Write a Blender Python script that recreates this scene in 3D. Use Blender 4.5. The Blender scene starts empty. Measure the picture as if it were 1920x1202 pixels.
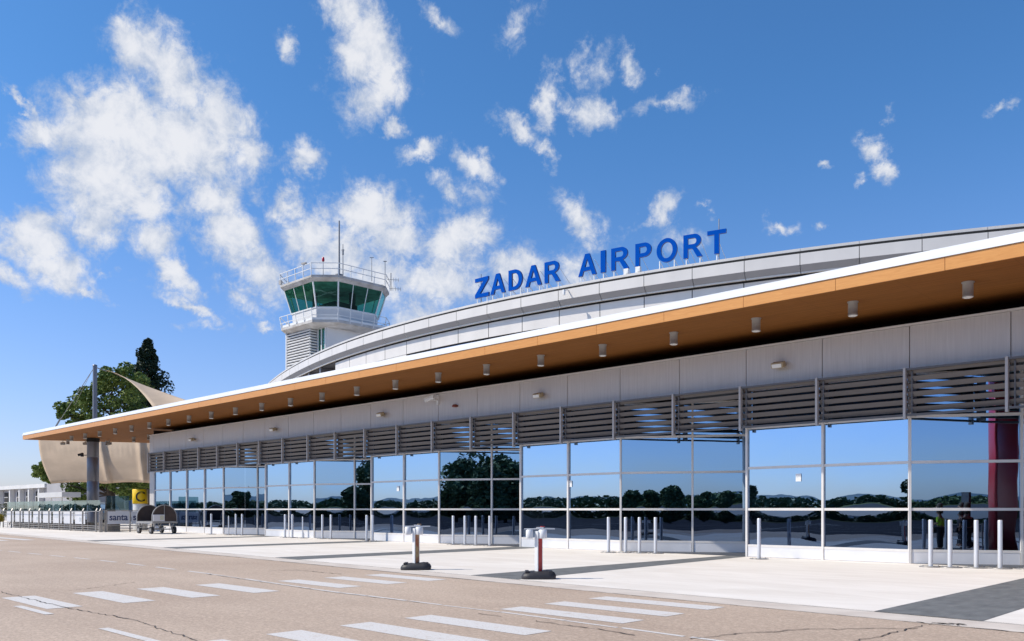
import bpy, bmesh, math, random
from mathutils import Vector, Matrix, noise
R = math.radians
random.seed(7)
scene = bpy.context.scene
COL = scene.collection
# ------------------------------------------------------------------ camera
F = 1585.0; H = 1.6
cam = bpy.data.cameras.new('camera'); cam.sensor_width = 36; cam.lens = 36*F/1920
cam.shift_y = 354/1920; cam.clip_start = 0.1; cam.clip_end = 30000
co = bpy.data.objects.new('camera', cam); COL.objects.link(co)
co.location = (0, 0, H); co.rotation_euler = (R(90), 0, math.atan2(.6976, .7166))
scene.camera = co
# ------------------------------------------------------------------ light
SUNH = Vector((-.663, -.748, 0)).normalized(); ELEV = R(45.6)
sundir = Vector((SUNH.x*math.cos(ELEV), SUNH.y*math.cos(ELEV), math.sin(ELEV)))
sl = bpy.data.lights.new('sun', 'SUN'); sl.energy = 4.4; sl.angle = R(.5); sl.color = (1, .93, .82)
so = bpy.data.objects.new('sun', sl); COL.objects.link(so)
so.rotation_euler = sundir.to_track_quat('Z', 'Y').to_euler()
scene.view_settings.view_transform = 'Standard'; scene.view_settings.look = 'None'
scene.view_settings.exposure = 0.22; scene.view_settings.gamma = 1


def ray(px):
    t = (px-960)/F
    return .7166*t-.6976, .6976*t+.7166


def ground(px, py, z=0.0):
    a, b = ray(px); d = (H-z)*F/(py-955)
    return a*d, b*d


def pt(px, py, d):
    a, b = ray(px)
    return Vector((a*d, b*d, H+(955-py)*d/F))


def onY(px, Y):
    a, b = ray(px)
    return a*Y/b


def azel(px, py):
    v = pt(px, py, 1.0)-Vector((0, 0, H))
    v.normalize()
    return math.atan2(v.x, v.y), math.asin(v.z)


# ------------------------------------------------------------------ world with clouds
W = bpy.data.worlds.new('World'); scene.world = W; W.use_nodes = True
nt = W.node_tree; N = nt.nodes; L = nt.links
for n in list(N): N.remove(n)
out = N.new('ShaderNodeOutputWorld'); bg = N.new('ShaderNodeBackground'); bg.inputs[1].default_value = 1.0
L.new(bg.outputs[0], out.inputs[0])
sky = N.new('ShaderNodeTexSky'); sky.sky_type = 'NISHITA'; sky.sun_disc = False
sky.sun_elevation = ELEV; sky.sun_rotation = math.atan2(SUNH.x, SUNH.y)
sky.air_density = 1.0; sky.dust_density = .6; sky.ozone_density = 2.0; sky.altitude = 50


def math_n(op, a, b=None, c=None, clamp=False):
    m = N.new('ShaderNodeMath'); m.operation = op; m.use_clamp = clamp
    for i, v in enumerate((a, b, c)):
        if v is None: continue
        if isinstance(v, (int, float)): m.inputs[i].default_value = v
        else: L.new(v, m.inputs[i])
    return m.outputs[0]


def sstep(v, lo, hi, olo=0.0, ohi=1.0):
    m = N.new('ShaderNodeMapRange'); m.interpolation_type = 'SMOOTHSTEP'
    L.new(v, m.inputs[0])
    for i, x in enumerate((lo, hi, olo, ohi)): m.inputs[i+1].default_value = x
    return m.outputs[0]


tc = N.new('ShaderNodeTexCoord')
sx = N.new('ShaderNodeSeparateXYZ'); L.new(tc.outputs['Generated'], sx.inputs[0])
az = math_n('ARCTAN2', sx.outputs[0], sx.outputs[1]); el = math_n('ARCSINE', sx.outputs[2])
cb = N.new('ShaderNodeCombineXYZ'); L.new(az, cb.inputs[0]); L.new(el, cb.inputs[1])


def wnoise(scale, detail, rough, vec, out_='Fac', dist=0.0):
    n = N.new('ShaderNodeTexNoise'); n.inputs['Scale'].default_value = scale
    n.inputs['Detail'].default_value = detail; n.inputs['Roughness'].default_value = rough
    n.inputs['Distortion'].default_value = dist
    L.new(vec, n.inputs['Vector']); return n.outputs[out_]


def vm(op, a, b):
    m = N.new('ShaderNodeVectorMath'); m.operation = op
    for i, v in enumerate((a, b)):
        if isinstance(v, tuple): m.inputs[i].default_value = v
        elif isinstance(v, (int, float)): m.inputs['Scale'].default_value = v
        else: L.new(v, m.inputs[i])
    return m.outputs[0]


w1 = vm('SCALE', vm('SUBTRACT', wnoise(16, 3, .55, cb.outputs[0], 'Color'), (.5, .5, .5)), .05)
w2 = vm('SCALE', vm('SUBTRACT', wnoise(75, 5, .65, cb.outputs[0], 'Color'), (.5, .5, .5)), .028)
wc = vm('ADD', vm('ADD', cb.outputs[0], w1), w2)
CL = [  # px, py, rx, ry, tilt, gain
 (255,95,60,55,-20,1),(330,140,85,60,-35,1.1),(405,225,85,70,-50,1.1),(215,235,140,70,15,1.2),(320,270,150,80,-10,1.25),
 (200,340,110,95,0,1.2),(185,415,55,60,0,1),(90,245,60,36,10,.9),(465,285,45,45,-40,.9),(260,380,80,60,0,.9),
 (70,450,90,52,20,1),(110,500,65,48,-20,1),(20,520,60,26,-20,.7),(150,540,60,13,-30,.6),
 (290,450,52,50,0,.9),(322,512,62,32,-45,1),(350,572,66,14,-20,.75),
 (395,375,52,52,-45,1),(432,435,52,56,-50,1.05),(490,500,60,45,-35,.9),(455,555,60,24,-20,.6),
 (590,440,62,52,0,1),(690,400,60,46,-30,1.1),(640,480,66,50,0,1),(745,440,66,56,-30,1),(855,455,80,48,10,1),
 (820,530,95,45,0,.95),(710,530,95,60,0,.9),(790,590,75,32,0,.7),(540,390,42,28,25,.95),(575,305,38,32,-30,1),(540,92,24,16,-60,.7),
 (655,15,55,40,0,1.1),(690,95,56,60,-20,1.15),(725,155,52,50,-30,1),(680,180,60,50,0,.62),(745,240,24,15,0,.9),
 (793,290,38,17,15,.95),(893,312,46,26,-40,.95),(838,362,40,18,-40,.75),(1030,190,26,56,-10,1.05),(968,242,46,20,-35,.95),
 (1100,205,42,32,-20,1.05),(1018,292,24,14,-35,.75),(1112,120,26,32,-10,.6),(1180,125,17,34,35,.75),(1255,197,66,14,5,.55),
 (1243,378,22,34,-25,.85),(1222,405,40,12,15,.6),(1085,410,54,28,-35,.8),(975,500,62,42,0,.8),(1070,510,50,40,0,.7),
 (1640,280,34,24,-20,.85),(1652,330,26,26,-50,.85),(1878,205,32,15,-10,.8),(1455,427,32,14,-10,.8),(1538,312,11,9,0,.6),
 (1545,430,14,8,0,.5),(1275,450,46,30,0,.65),(975,45,44,22,20,.5),(820,20,46,16,-30,.6),(38,188,38,11,-38,.75),
 (1598,355,14,10,0,.5),(498,605,26,8,0,.6),(0,262,20,9,0,.6),(190,520,24,7,0,.4),(1325,375,14,7,0,.5),(1340,388,9,9,0,.5),
 (1675,215,10,12,0,.45),(640,615,50,15,0,.4),(400,610,60,10,0,.35),(1230,150,10,8,0,.3),(890,370,40,30,0,.45),(480,355,30,18,0,.5)]
acc = None
for (px, py, rx, ry, tilt, gain) in CL:
    gain *= .90 if rx < 48 else 1.0
    c = azel(px, py); cx2 = azel(px+20, py)
    k = math.hypot(cx2[0]-c[0], cx2[1]-c[1])/20      # radians per pixel there
    g = N.new('ShaderNodeMapping'); g.vector_type = 'TEXTURE'
    g.inputs['Location'].default_value = (c[0], c[1], 0)
    g.inputs['Rotation'].default_value = (0, 0, R(tilt))
    g.inputs['Scale'].default_value = (rx*k*1.27, ry*k*1.27, 1)
    L.new(wc, g.inputs[0])
    ln = N.new('ShaderNodeVectorMath'); ln.operation = 'LENGTH'; L.new(g.outputs[0], ln.inputs[0])
    v = math_n('MULTIPLY_ADD', ln.outputs['Value'], -gain, gain*1.02)
    acc = v if acc is None else math_n('SMOOTH_MAX', acc, v, .12)
fine = wnoise(38, 10, .70, cb.outputs[0], dist=.3)
mid = wnoise(13, 5, .55, cb.outputs[0])
dens = math_n('ADD', acc, math_n('MULTIPLY', math_n('SUBTRACT', fine, .5), 1.5))
dens = math_n('ADD', dens, math_n('MULTIPLY', math_n('SUBTRACT', mid, .5), .45))
gate = sstep(acc, -.35, .05)
alpha = math_n('MULTIPLY', sstep(dens, -.04, .72, 0, .93), gate)
# thick parts are white, thin and lower parts greyer
rampv = sstep(math_n('ADD', dens, math_n('MULTIPLY', math_n('SUBTRACT', wnoise(30, 7, .62, cb.outputs[0], dist=.4), .5), 2.6)), -.1, 1.25)
cc = N.new('ShaderNodeMix'); cc.data_type = 'RGBA'
L.new(rampv, cc.inputs['Factor']); cc.inputs['A'].default_value = (.40, .47, .60, 1); cc.inputs['B'].default_value = (.75, .755, .78, 1)
skc = N.new('ShaderNodeVectorMath'); skc.operation = 'SCALE'; skc.inputs['Scale'].default_value = .108
L.new(sky.outputs[0], skc.inputs[0])
tint = N.new('ShaderNodeVectorMath'); tint.operation = 'MULTIPLY'; L.new(skc.outputs[0], tint.inputs[0])
tg = N.new('ShaderNodeMix'); tg.data_type = 'RGBA'; L.new(sstep(el, -.02, .48), tg.inputs['Factor'])
tg.inputs['A'].default_value = (.88, .92, 1.28, 1); tg.inputs['B'].default_value = (.50, .93, 1.30, 1)
L.new(tg.outputs['Result'], tint.inputs[1])
mixc = N.new('ShaderNodeMix'); mixc.data_type = 'RGBA'
L.new(alpha, mixc.inputs['Factor']); L.new(tint.outputs[0], mixc.inputs['A']); L.new(cc.outputs['Result'], mixc.inputs['B'])
L.new(mixc.outputs['Result'], bg.inputs[0])

# ------------------------------------------------------------------ helpers
ORG = {}


class MB:
    def __init__(s): s.v = []; s.f = []; s.sm = []

    def add(s, vs, fs, smooth=False):
        o = len(s.v); s.v += [tuple(v) for v in vs]
        for f in fs: s.f.append([i+o for i in f]); s.sm.append(smooth)
        return s

    def box(s, x0, x1, y0, y1, z0, z1):
        v = [(x, y, z) for z in (z0, z1) for y in (y0, y1) for x in (x0, x1)]
        return s.add(v, [(0, 2, 3, 1), (4, 5, 7, 6), (0, 1, 5, 4), (2, 6, 7, 3), (0, 4, 6, 2), (1, 3, 7, 5)])

    def obox(s, c, size, ang=0, tilt=0):
        """box centred at c, size, rotated tilt about its own x then ang about z"""
        m = Matrix.Translation(c) @ Matrix.Rotation(ang, 4, 'Z') @ Matrix.Rotation(tilt, 4, 'X')
        hx, hy, hz = size[0]/2, size[1]/2, size[2]/2
        v = [m @ Vector((x, y, z)) for z in (-hz, hz) for y in (-hy, hy) for x in (-hx, hx)]
        return s.add(v, [(0, 2, 3, 1), (4, 5, 7, 6), (0, 1, 5, 4), (2, 6, 7, 3), (0, 4, 6, 2), (1, 3, 7, 5)])

    def beam(s, a, b, w, h):
        a = Vector(a); b = Vector(b); d = b-a; l = d.length; d.normalize()
        up = Vector((0, 0, 1)) if abs(d.z) < .95 else Vector((0, 1, 0))
        x = d.cross(up).normalized(); y = x.cross(d)
        v = [p+x*i*w/2+y*j*h/2 for p in (a, b) for (i, j) in ((-1, -1), (1, -1), (1, 1), (-1, 1))]
        return s.add(v, [(3, 2, 1, 0), (4, 5, 6, 7), (0, 1, 5, 4), (1, 2, 6, 5), (2, 3, 7, 6), (3, 0, 4, 7)])

    def tube(s, a, b, r0, r1=None, n=12, cap=True):
        if r1 is None: r1 = r0
        a = Vector(a); b = Vector(b); d = (b-a).normalized()
        up = Vector((0, 0, 1)) if abs(d.z) < .95 else Vector((1, 0, 0))
        x = d.cross(up).normalized(); y = x.cross(d)
        vs = []
        for p, r in ((a, r0), (b, r1)):
            for i in range(n):
                t = 2*math.pi*i/n; vs.append(p+x*math.cos(t)*r+y*math.sin(t)*r)
        s.add(vs, [(i, (i+1) % n, n+(i+1) % n, n+i) for i in range(n)], True)
        if cap:
            s.add(vs[:n], [tuple(range(n))[::-1]]); s.add(vs[n:], [tuple(range(n))])
        return s

    def lathe(s, c, prof, n=20, smooth=True):
        vs = []
        for r, z in prof:
            for i in range(n):
                t = 2*math.pi*i/n; vs.append((c[0]+r*math.cos(t), c[1]+r*math.sin(t), c[2]+z))
        fs = []
        for j in range(len(prof)-1):
            for i in range(n):
                fs.append((j*n+i, j*n+(i+1) % n, (j+1)*n+(i+1) % n, (j+1)*n+i))
        s.add(vs, fs, smooth)
        s.add(vs[:n], [tuple(range(n))[::-1]]); s.add(vs[-n:], [tuple(range(n))])
        return s

    def prism(s, pts, z0, z1):
        n = len(pts)
        v = [(p[0], p[1], z0) for p in pts]+[(p[0], p[1], z1) for p in pts]
        s.add(v, [tuple(range(n))[::-1], tuple(range(n, 2*n))]+[(i, (i+1) % n, n+(i+1) % n, n+i) for i in range(n)])
        return s

    def frus(s, p0, z0, p1, z1, cap=True):
        n = len(p0)
        v = [(p[0], p[1], z0) for p in p0]+[(p[0], p[1], z1) for p in p1]
        fs = [(i, (i+1) % n, n+(i+1) % n, n+i) for i in range(n)]
        if cap: fs += [tuple(range(n))[::-1], tuple(range(n, 2*n))]
        return s.add(v, fs)

    def sheet(s, pts, z):
        return s.add([(p[0], p[1], z) for p in pts], [tuple(range(len(pts)))])

    def build(s, name, m, parent=None, label=None, cat=None, group=None, kind=None, bevel=0):
        o0 = ORG.get(parent.name, Vector()) if parent else Vector()
        me = bpy.data.meshes.new(name)
        me.from_pydata([(v[0]-o0.x, v[1]-o0.y, v[2]-o0.z) for v in s.v], [], s.f)
        me.polygons.foreach_set('use_smooth', s.sm); me.update()
        if not isinstance(m, (list, tuple)): m = [m]
        for x in m: me.materials.append(x)
        o = bpy.data.objects.new(name, me); COL.objects.link(o)
        if parent: o.parent = parent; ORG[o.name] = o0
        if bevel:
            b = o.modifiers.new('bevel', 'BEVEL'); b.width = bevel; b.segments = 2; b.limit_method = 'ANGLE'
        tag(o, label, cat, group, kind)
        return o


def tag(o, label=None, cat=None, group=None, kind=None):
    if label: o['label'] = label
    if cat: o['category'] = cat
    if group: o['group'] = group
    if kind: o['kind'] = kind
    return o


def thing(name, loc, label, cat, group=None, rz=0):
    o = bpy.data.objects.new(name, None); COL.objects.link(o); o.location = loc
    o.rotation_euler = (0, 0, rz); o.empty_display_size = .3
    ORG[o.name] = Vector(loc)
    return tag(o, label, cat, group)


def local(o): ORG[o.name] = Vector(); return o      # parts given in the thing's own frame


KIDS = {}


def copy_tree(o, parent=None):
    c = o.copy(); COL.objects.link(c)
    if parent: c.parent = parent
    for ch in [x for x in bpy.data.objects if x.parent == o]:
        copy_tree(ch, c)
    return c


# ------------------------------------------------------------------ materials
def mat(name, col, rough=.6, metal=0.0, var=0.0, scale=2.0, stretch=(1, 1, 1), bump=0.0, bscale=40, col2=None, spec=.5, detail=5):
    m = bpy.data.materials.new(name); m.use_nodes = True
    t = m.node_tree; n = t.nodes; b = n['Principled BSDF']
    b.inputs['Roughness'].default_value = rough; b.inputs['Metallic'].default_value = metal
    b.inputs['Specular IOR Level'].default_value = spec
    b.inputs['Base Color'].default_value = (*col, 1)
    if var or bump or col2:
        g = n.new('ShaderNodeNewGeometry'); mp = n.new('ShaderNodeMapping'); mp.inputs['Scale'].default_value = stretch
        t.links.new(g.outputs['Position'], mp.inputs[0])
    if var or col2:
        x = n.new('ShaderNodeTexNoise'); x.inputs['Scale'].default_value = scale; x.inputs['Detail'].default_value = detail
        t.links.new(mp.outputs[0], x.inputs[0])
        r = n.new('ShaderNodeMapRange'); t.links.new(x.outputs[0], r.inputs[0]); r.inputs[1].default_value = .3; r.inputs[2].default_value = .7
        mx = n.new('ShaderNodeMix'); mx.data_type = 'RGBA'; t.links.new(r.outputs[0], mx.inputs['Factor'])
        c2 = col2 if col2 else tuple(min(1, c*(1+var)) for c in col)
        c1 = col if col2 else tuple(c*(1-var) for c in col)
        mx.inputs['A'].default_value = (*c1, 1); mx.inputs['B'].default_value = (*c2, 1)
        t.links.new(mx.outputs['Result'], b.inputs['Base Color'])
    if bump:
        x2 = n.new('ShaderNodeTexNoise'); x2.inputs['Scale'].default_value = bscale; x2.inputs['Detail'].default_value = 3
        t.links.new(mp.outputs[0], x2.inputs[0])
        bp = n.new('ShaderNodeBump'); bp.inputs['Strength'].default_value = bump; bp.inputs['Distance'].default_value = .02
        t.links.new(x2.outputs[0], bp.inputs['Height']); t.links.new(bp.outputs[0], b.inputs['Normal'])
    return m


class MX:
    """small node graph helper for a principled material driven by world position"""
    def __init__(s, name, rough=.7):
        s.m = bpy.data.materials.new(name); s.m.use_nodes = True; s.t = s.m.node_tree; s.n = s.t.nodes
        s.b = s.n['Principled BSDF']; s.b.inputs['Roughness'].default_value = rough
        s.g = s.n.new('ShaderNodeNewGeometry').outputs['Position']

    def map(s, sc): m = s.n.new('ShaderNodeMapping'); m.inputs['Scale'].default_value = sc; s.t.links.new(s.g, m.inputs[0]); return m.outputs[0]

    def noise(s, scale, detail=4, rough=.5, sc=(1, 1, 1), dist=0):
        x = s.n.new('ShaderNodeTexNoise'); x.inputs['Scale'].default_value = scale; x.inputs['Detail'].default_value = detail
        x.inputs['Roughness'].default_value = rough; x.inputs['Distortion'].default_value = dist
        s.t.links.new(s.map(sc), x.inputs[0]); return x.outputs[0]

    def rng(s, v, a, b, c=0.0, d=1.0):
        r = s.n.new('ShaderNodeMapRange'); s.t.links.new(v, r.inputs[0])
        for i, x in enumerate((a, b, c, d)): r.inputs[i+1].default_value = x
        return r.outputs[0]

    def mix(s, f, a, b, mode='MIX'):
        m = s.n.new('ShaderNodeMix'); m.data_type = 'RGBA'; m.blend_type = mode
        for k, v in (('Factor', f), ('A', a), ('B', b)):
            if isinstance(v, (int, float)): m.inputs[k].default_value = v
            elif isinstance(v, tuple): m.inputs[k].default_value = (*v, 1)
            else: s.t.links.new(v, m.inputs[k])
        return m.outputs['Result']

    def mth(s, op, a, b=0.0):
        m = s.n.new('ShaderNodeMath'); m.operation = op
        for i, v in enumerate((a, b)):
            if isinstance(v, (int, float)): m.inputs[i].default_value = v
            else: s.t.links.new(v, m.inputs[i])
        return m.outputs[0]

    def xyz(s): x = s.n.new('ShaderNodeSeparateXYZ'); s.t.links.new(s.g, x.inputs[0]); return x.outputs

    def bump(s, h, st, dist=.01):
        b = s.n.new('ShaderNodeBump'); b.inputs['Strength'].default_value = st; b.inputs['Distance'].default_value = dist
        s.t.links.new(h, b.inputs['Height']); s.t.links.new(b.outputs[0], s.b.inputs['Normal'])

    def done(s, c): s.t.links.new(c, s.b.inputs['Base Color']); return s.m


def road_mat(name, c0, c1, paint=None):
    x = MX(name, .85)
    big = x.rng(x.noise(.16, 5, .6), .35, .65); sp = x.rng(x.noise(24, 4, .8), .36, .6); sp2 = x.rng(x.noise(9, 6, .8), .3, .7)
    med = x.rng(x.noise(.9, 5, .6, (.35, 1.3, 1)), .35, .65)
    c = x.mix(big, c0, c1)
    c = x.mix(x.rng(med, 0, 1, 0, .22), c, tuple(v*.72 for v in c0))
    c = x.mix(x.rng(sp, 0, 1, .62, 0), c, tuple(v*.45 for v in c0))
    c = x.mix(x.rng(sp2, .5, 1, 0, .4), c, tuple(min(1, v*1.5) for v in c1))
    if paint:
        wear = x.rng(x.noise(30, 6, .8), .36, .46, 0, 1)
        wear2 = x.rng(x.noise(3, 5, .7), .2, .45, .35, 1)
        c = x.mix(x.mth('MULTIPLY', wear, wear2), c, paint)
    x.bump(sp, .25, .006)
    return x.done(c)


M = {}
M['road'] = road_mat('road_asphalt', (.45, .335, .25), (.57, .44, .335))
M['apron'] = mat('apron_asphalt', (.055, .055, .062), 1.0, var=.35, scale=.3, bump=.2, spec=.03)
M['paint'] = road_mat('worn_white_paint', (.45, .335, .25), (.57, .44, .335), (.60, .57, .54))
M['crack'] = mat('crack_filler', (.05, .042, .037), .9, var=.4, scale=8)
M['tar'] = mat('dark_joint', (.12, .095, .08), .9, var=.5, scale=5)


def conc():
    x = MX('pale_concrete', .8)
    st = x.rng(x.noise(.55, 6, .65, (.5, 1.6, 1), 1.0), .35, .68); fine = x.rng(x.noise(14, 5, .7), .3, .7); big = x.rng(x.noise(.12, 3, .5), .3, .7)
    c = x.mix(st, (.66, .60, .53), (.80, .745, .68))
    c = x.mix(x.rng(big, 0, 1, 0, .35), c, (.70, .63, .56))
    c = x.mix(x.rng(fine, 0, 1, 0, .10), c, (.42, .38, .33))
    spots = x.rng(x.noise(1.6, 8, .75, (1, 3, 1), .6), .60, .72, 0, .35)
    c = x.mix(spots, c, (.47, .41, .35))
    x.bump(fine, .1, .004)
    return x.done(c)


M['concrete'] = conc()
M['kerb'] = mat('kerb_concrete', (.50, .43, .37), .85, col2=(.62, .55, .48), scale=1.4, bump=.2)
M['band'] = mat('dark_grey_paving', (.105, .108, .108), .85, col2=(.165, .168, .165), scale=3.5, bump=.2, stretch=(1.5, .6, 1), detail=9)
M['grass'] = mat('dry_grass', (.07, .09, .035), 1.0, col2=(.12, .12, .06), scale=.4, spec=.03)


def wood_shaded():  # soffit: same laminate as the fascia, canopy shade put into a darker colour
    x = MX('shaded_orange_wood', .75); x.b.inputs['Specular IOR Level'].default_value = .15
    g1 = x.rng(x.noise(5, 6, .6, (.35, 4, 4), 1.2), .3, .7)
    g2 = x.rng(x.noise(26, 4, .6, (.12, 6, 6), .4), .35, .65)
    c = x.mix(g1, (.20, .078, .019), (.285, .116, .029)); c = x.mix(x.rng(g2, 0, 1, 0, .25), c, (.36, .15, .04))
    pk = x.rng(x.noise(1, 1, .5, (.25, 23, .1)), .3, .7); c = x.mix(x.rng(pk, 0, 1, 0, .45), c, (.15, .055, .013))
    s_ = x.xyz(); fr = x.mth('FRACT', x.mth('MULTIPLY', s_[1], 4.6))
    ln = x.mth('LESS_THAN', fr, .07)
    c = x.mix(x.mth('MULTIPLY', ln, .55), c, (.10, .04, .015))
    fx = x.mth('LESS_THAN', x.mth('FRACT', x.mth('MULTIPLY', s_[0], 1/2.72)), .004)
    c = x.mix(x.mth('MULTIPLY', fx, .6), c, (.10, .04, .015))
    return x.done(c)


def wood2():
    x = MX('orange_wood_fascia', .4)
    g1 = x.rng(x.noise(3, 6, .6, (.45, 4, 6), 1.6), .3, .7)
    g2 = x.rng(x.noise(22, 4, .6, (.15, 6, 6), .4), .35, .65)
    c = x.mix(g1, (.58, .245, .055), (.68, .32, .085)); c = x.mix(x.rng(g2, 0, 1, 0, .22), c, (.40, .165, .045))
    return x.done(c)


def cladding():
    x = MX('grey_metal_cladding', .45)
    v = x.rng(x.noise(5, 4, .6, (3.0, 3.0, .12)), .3, .7); b = x.rng(x.noise(.35, 3, .5), .3, .7)
    c = x.mix(v, (.53, .485, .445), (.63, .585, .54)); c = x.mix(x.rng(b, 0, 1, 0, .3), c, (.48, .475, .49))
    st = x.rng(x.noise(9, 4, .6, (3.0, 3.0, .1)), .60, .72, 0, .25); c = x.mix(st, c, (.36, .33, .31))
    x.b.inputs['Metallic'].default_value = .15
    return x.done(c)


M['wood_shaded'] = wood_shaded(); M['fascia'] = wood2(); M['clad'] = cladding()
M['white_metal'] = mat('white_coping', (.80, .81, .83), .35, var=.04, scale=1)
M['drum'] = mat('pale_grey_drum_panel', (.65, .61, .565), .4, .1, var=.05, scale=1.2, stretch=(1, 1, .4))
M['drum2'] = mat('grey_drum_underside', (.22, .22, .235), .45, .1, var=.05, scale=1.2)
M['plinth'] = mat('white_plinth_panel', (.66, .66, .68), .45, var=.05, scale=2)
M['frame'] = mat('window_frame_metal', (.66, .63, .60), .45, .0, var=.04, scale=3)
M['gap'] = mat('dark_gap', (.02, .02, .02), .9)
M['louvre'] = mat('brown_grey_louvre', (.125, .112, .108), .4, .25, var=.08, scale=3, stretch=(.3, 1, 1))
M['lpost'] = mat('louvre_post', (.45, .42, .40), .45, .1, var=.05)
M['downlight'] = mat('lamp_housing', (.30, .28, .26), .45, var=.05)
M['lens'] = mat('lamp_glass', (.75, .75, .72), .2)
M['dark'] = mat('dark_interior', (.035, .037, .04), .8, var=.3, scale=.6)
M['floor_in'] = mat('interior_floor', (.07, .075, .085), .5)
M['black'] = mat('black_rubber', (.025, .023, .025), .55, var=.3, scale=6, bump=.15, bscale=30)
M['white'] = mat('white_paint', (.74, .74, .73), .45, var=.05, scale=3)
M['bollard'] = mat('brushed_bollard_metal', (.66, .66, .67), .35, .35, var=.06, scale=4, stretch=(1, 1, .3))
M['steel'] = mat('stainless_steel', (.33, .31, .29), .4, .35, var=.1, scale=3)
M['blue'] = mat('blue_letter_face', (.0, .072, .40), .8, spec=.03)
M['bluedk'] = mat('blue_letter_side', (.012, .045, .20), .4)
M['galv'] = mat('galvanised_steel', (.30, .29, .28), .5, .3, var=.12, scale=5)
M['column'] = mat('grey_column_cladding', (.20, .20, .22), .4, .4, var=.06, scale=1)
M['sail'] = mat('beige_sail_fabric', (.53, .40, .28), .8, var=.10, scale=.5, stretch=(1, 1, 2))
M['bark'] = mat('pine_bark', (.10, .07, .05), .9, var=.3, scale=4, bump=.6, bscale=8)
M['red'] = mat('red_strip', (.40, .03, .03), .5, var=.15, scale=9)
M['redworn'] = mat('peeling_red_strip', (.30, .06, .03), .7, col2=(.42, .33, .16), scale=7, detail=6)
M['redpanel'] = mat('red_gloss_panel', (.45, .02, .035), .35)
M['yellow'] = mat('yellow_sign', (.95, .60, .008), .45)
M['ink'] = mat('black_ink', (.012, .012, .012), .5)
M['navy'] = mat('navy_ink', (.03, .045, .12), .5)
M['faint'] = mat('pale_print', (.50, .53, .55), .5)
M['banner'] = mat('white_banner', (.58, .58, .60), .6, var=.04, scale=1)
M['planter'] = mat('dark_rubble_stone', (.05, .045, .04), .9, col2=(.16, .14, .12), scale=5, bump=.6, bscale=6)
M['brown'] = mat('dark_brown_board', (.050, .032, .026), .6, var=.25, scale=3)
M['wallwhite'] = mat('white_render', (.60, .59, .58), .8, var=.06, scale=.7)
M['wallgrey'] = mat('grey_render', (.36, .35, .36), .8, var=.08, scale=.7)
M['stone'] = mat('tower_white', (.68, .67, .66), .7, var=.06, scale=.5, stretch=(1, 1, .3))
M['rust'] = mat('weathered_concrete_edge', (.36, .33, .30), .85, col2=(.58, .56, .54), scale=1.3, stretch=(1, 1, 2))
M['skin'] = mat('skin', (.45, .27, .19), .6)
M['hair'] = mat('hair', (.05, .035, .025), .8)
M['hivis'] = mat('hi_vis_fabric', (.50, .85, .05), .7)
M['trousers'] = mat('dark_trousers', (.04, .04, .05), .8)
M['towerglass'] = None


def leafmat(name, c0, c1):
    x = MX(name, .6); v = x.rng(x.noise(.8, 4, .6), .3, .7); v2 = x.rng(x.noise(5, 3, .6), .3, .7)
    c = x.mix(v, c0, c1); c = x.mix(x.rng(v2, 0, 1, 0, .4), c, tuple(a*1.5 for a in c1))
    x.b.inputs['Specular IOR Level'].default_value = .25
    return x.done(c)


M['pine'] = leafmat('pine_needles', (.095, .145, .035), (.17, .22, .05))
M['cypress'] = leafmat('cypress_leaves', (.018, .032, .018), (.035, .055, .025))
M['leaf'] = leafmat('broad_leaves', (.05, .08, .035), (.09, .125, .05))
M['shrub'] = leafmat('shrub_leaves', (.06, .085, .03), (.11, .12, .04))
M['yellowbush'] = leafmat('yellow_flower_leaves', (.12, .12, .02), (.40, .30, .03))
M['hill'] = mat('haze_blue_hill', (.07, .11, .14), .95, var=.15, scale=.01)  # bluish base colour stands in for distance haze


def glass(name, tint, refl, through, rough=.0):
    m = bpy.data.materials.new(name); m.use_nodes = True; t = m.node_tree; n = t.nodes
    for k in list(n): n.remove(k)
    o = n.new('ShaderNodeOutputMaterial'); gl = n.new('ShaderNodeBsdfGlossy'); gl.inputs['Roughness'].default_value = rough
    gl.inputs['Color'].default_value = (*tint, 1); tr = n.new('ShaderNodeBsdfTransparent'); tr.inputs['Color'].default_value = (*through, 1)
    lw = n.new('ShaderNodeLayerWeight'); lw.inputs[0].default_value = .5
    p = n.new('ShaderNodeMath'); p.operation = 'POWER'; t.links.new(lw.outputs['Facing'], p.inputs[0]); p.inputs[1].default_value = 3.5
    ma = n.new('ShaderNodeMath'); ma.operation = 'MULTIPLY_ADD'; ma.use_clamp = True
    t.links.new(p.outputs[0], ma.inputs[0]); ma.inputs[1].default_value = 1-refl; ma.inputs[2].default_value = refl
    mx = n.new('ShaderNodeMixShader'); t.links.new(ma.outputs[0], mx.inputs[0]); t.links.new(tr.outputs[0], mx.inputs[1]); t.links.new(gl.outputs[0], mx.inputs[2])
    g = n.new('ShaderNodeNewGeometry'); ns = n.new('ShaderNodeTexNoise'); ns.inputs['Scale'].default_value = .9; ns.inputs['Detail'].default_value = 1.5
    t.links.new(g.outputs['Position'], ns.inputs[0])
    bp = n.new('ShaderNodeBump'); bp.inputs['Strength'].default_value = .6; bp.inputs['Distance'].default_value = .004
    t.links.new(ns.outputs[0], bp.inputs['Height']); t.links.new(bp.outputs[0], gl.inputs['Normal'])
    t.links.new(mx.outputs[0], o.inputs[0])
    return m


M['glass'] = glass('blue_reflective_glass', (.46, .70, 1.0), .64, (.20, .25, .32))
M['glass_dim'] = glass('blue_glass_dim_reflection', (.42, .62, 1.0), .23, (.18, .22, .28))  # same glass as above, reflection turned down so mirrored ground looks dark
M['towerglass'] = glass('green_tower_glass', (.45, .8, .75), .15, (.26, .60, .50))
M['screen'] = glass('clear_screen_glass', (.85, 1, 1), .05, (.50, .63, .65))

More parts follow.
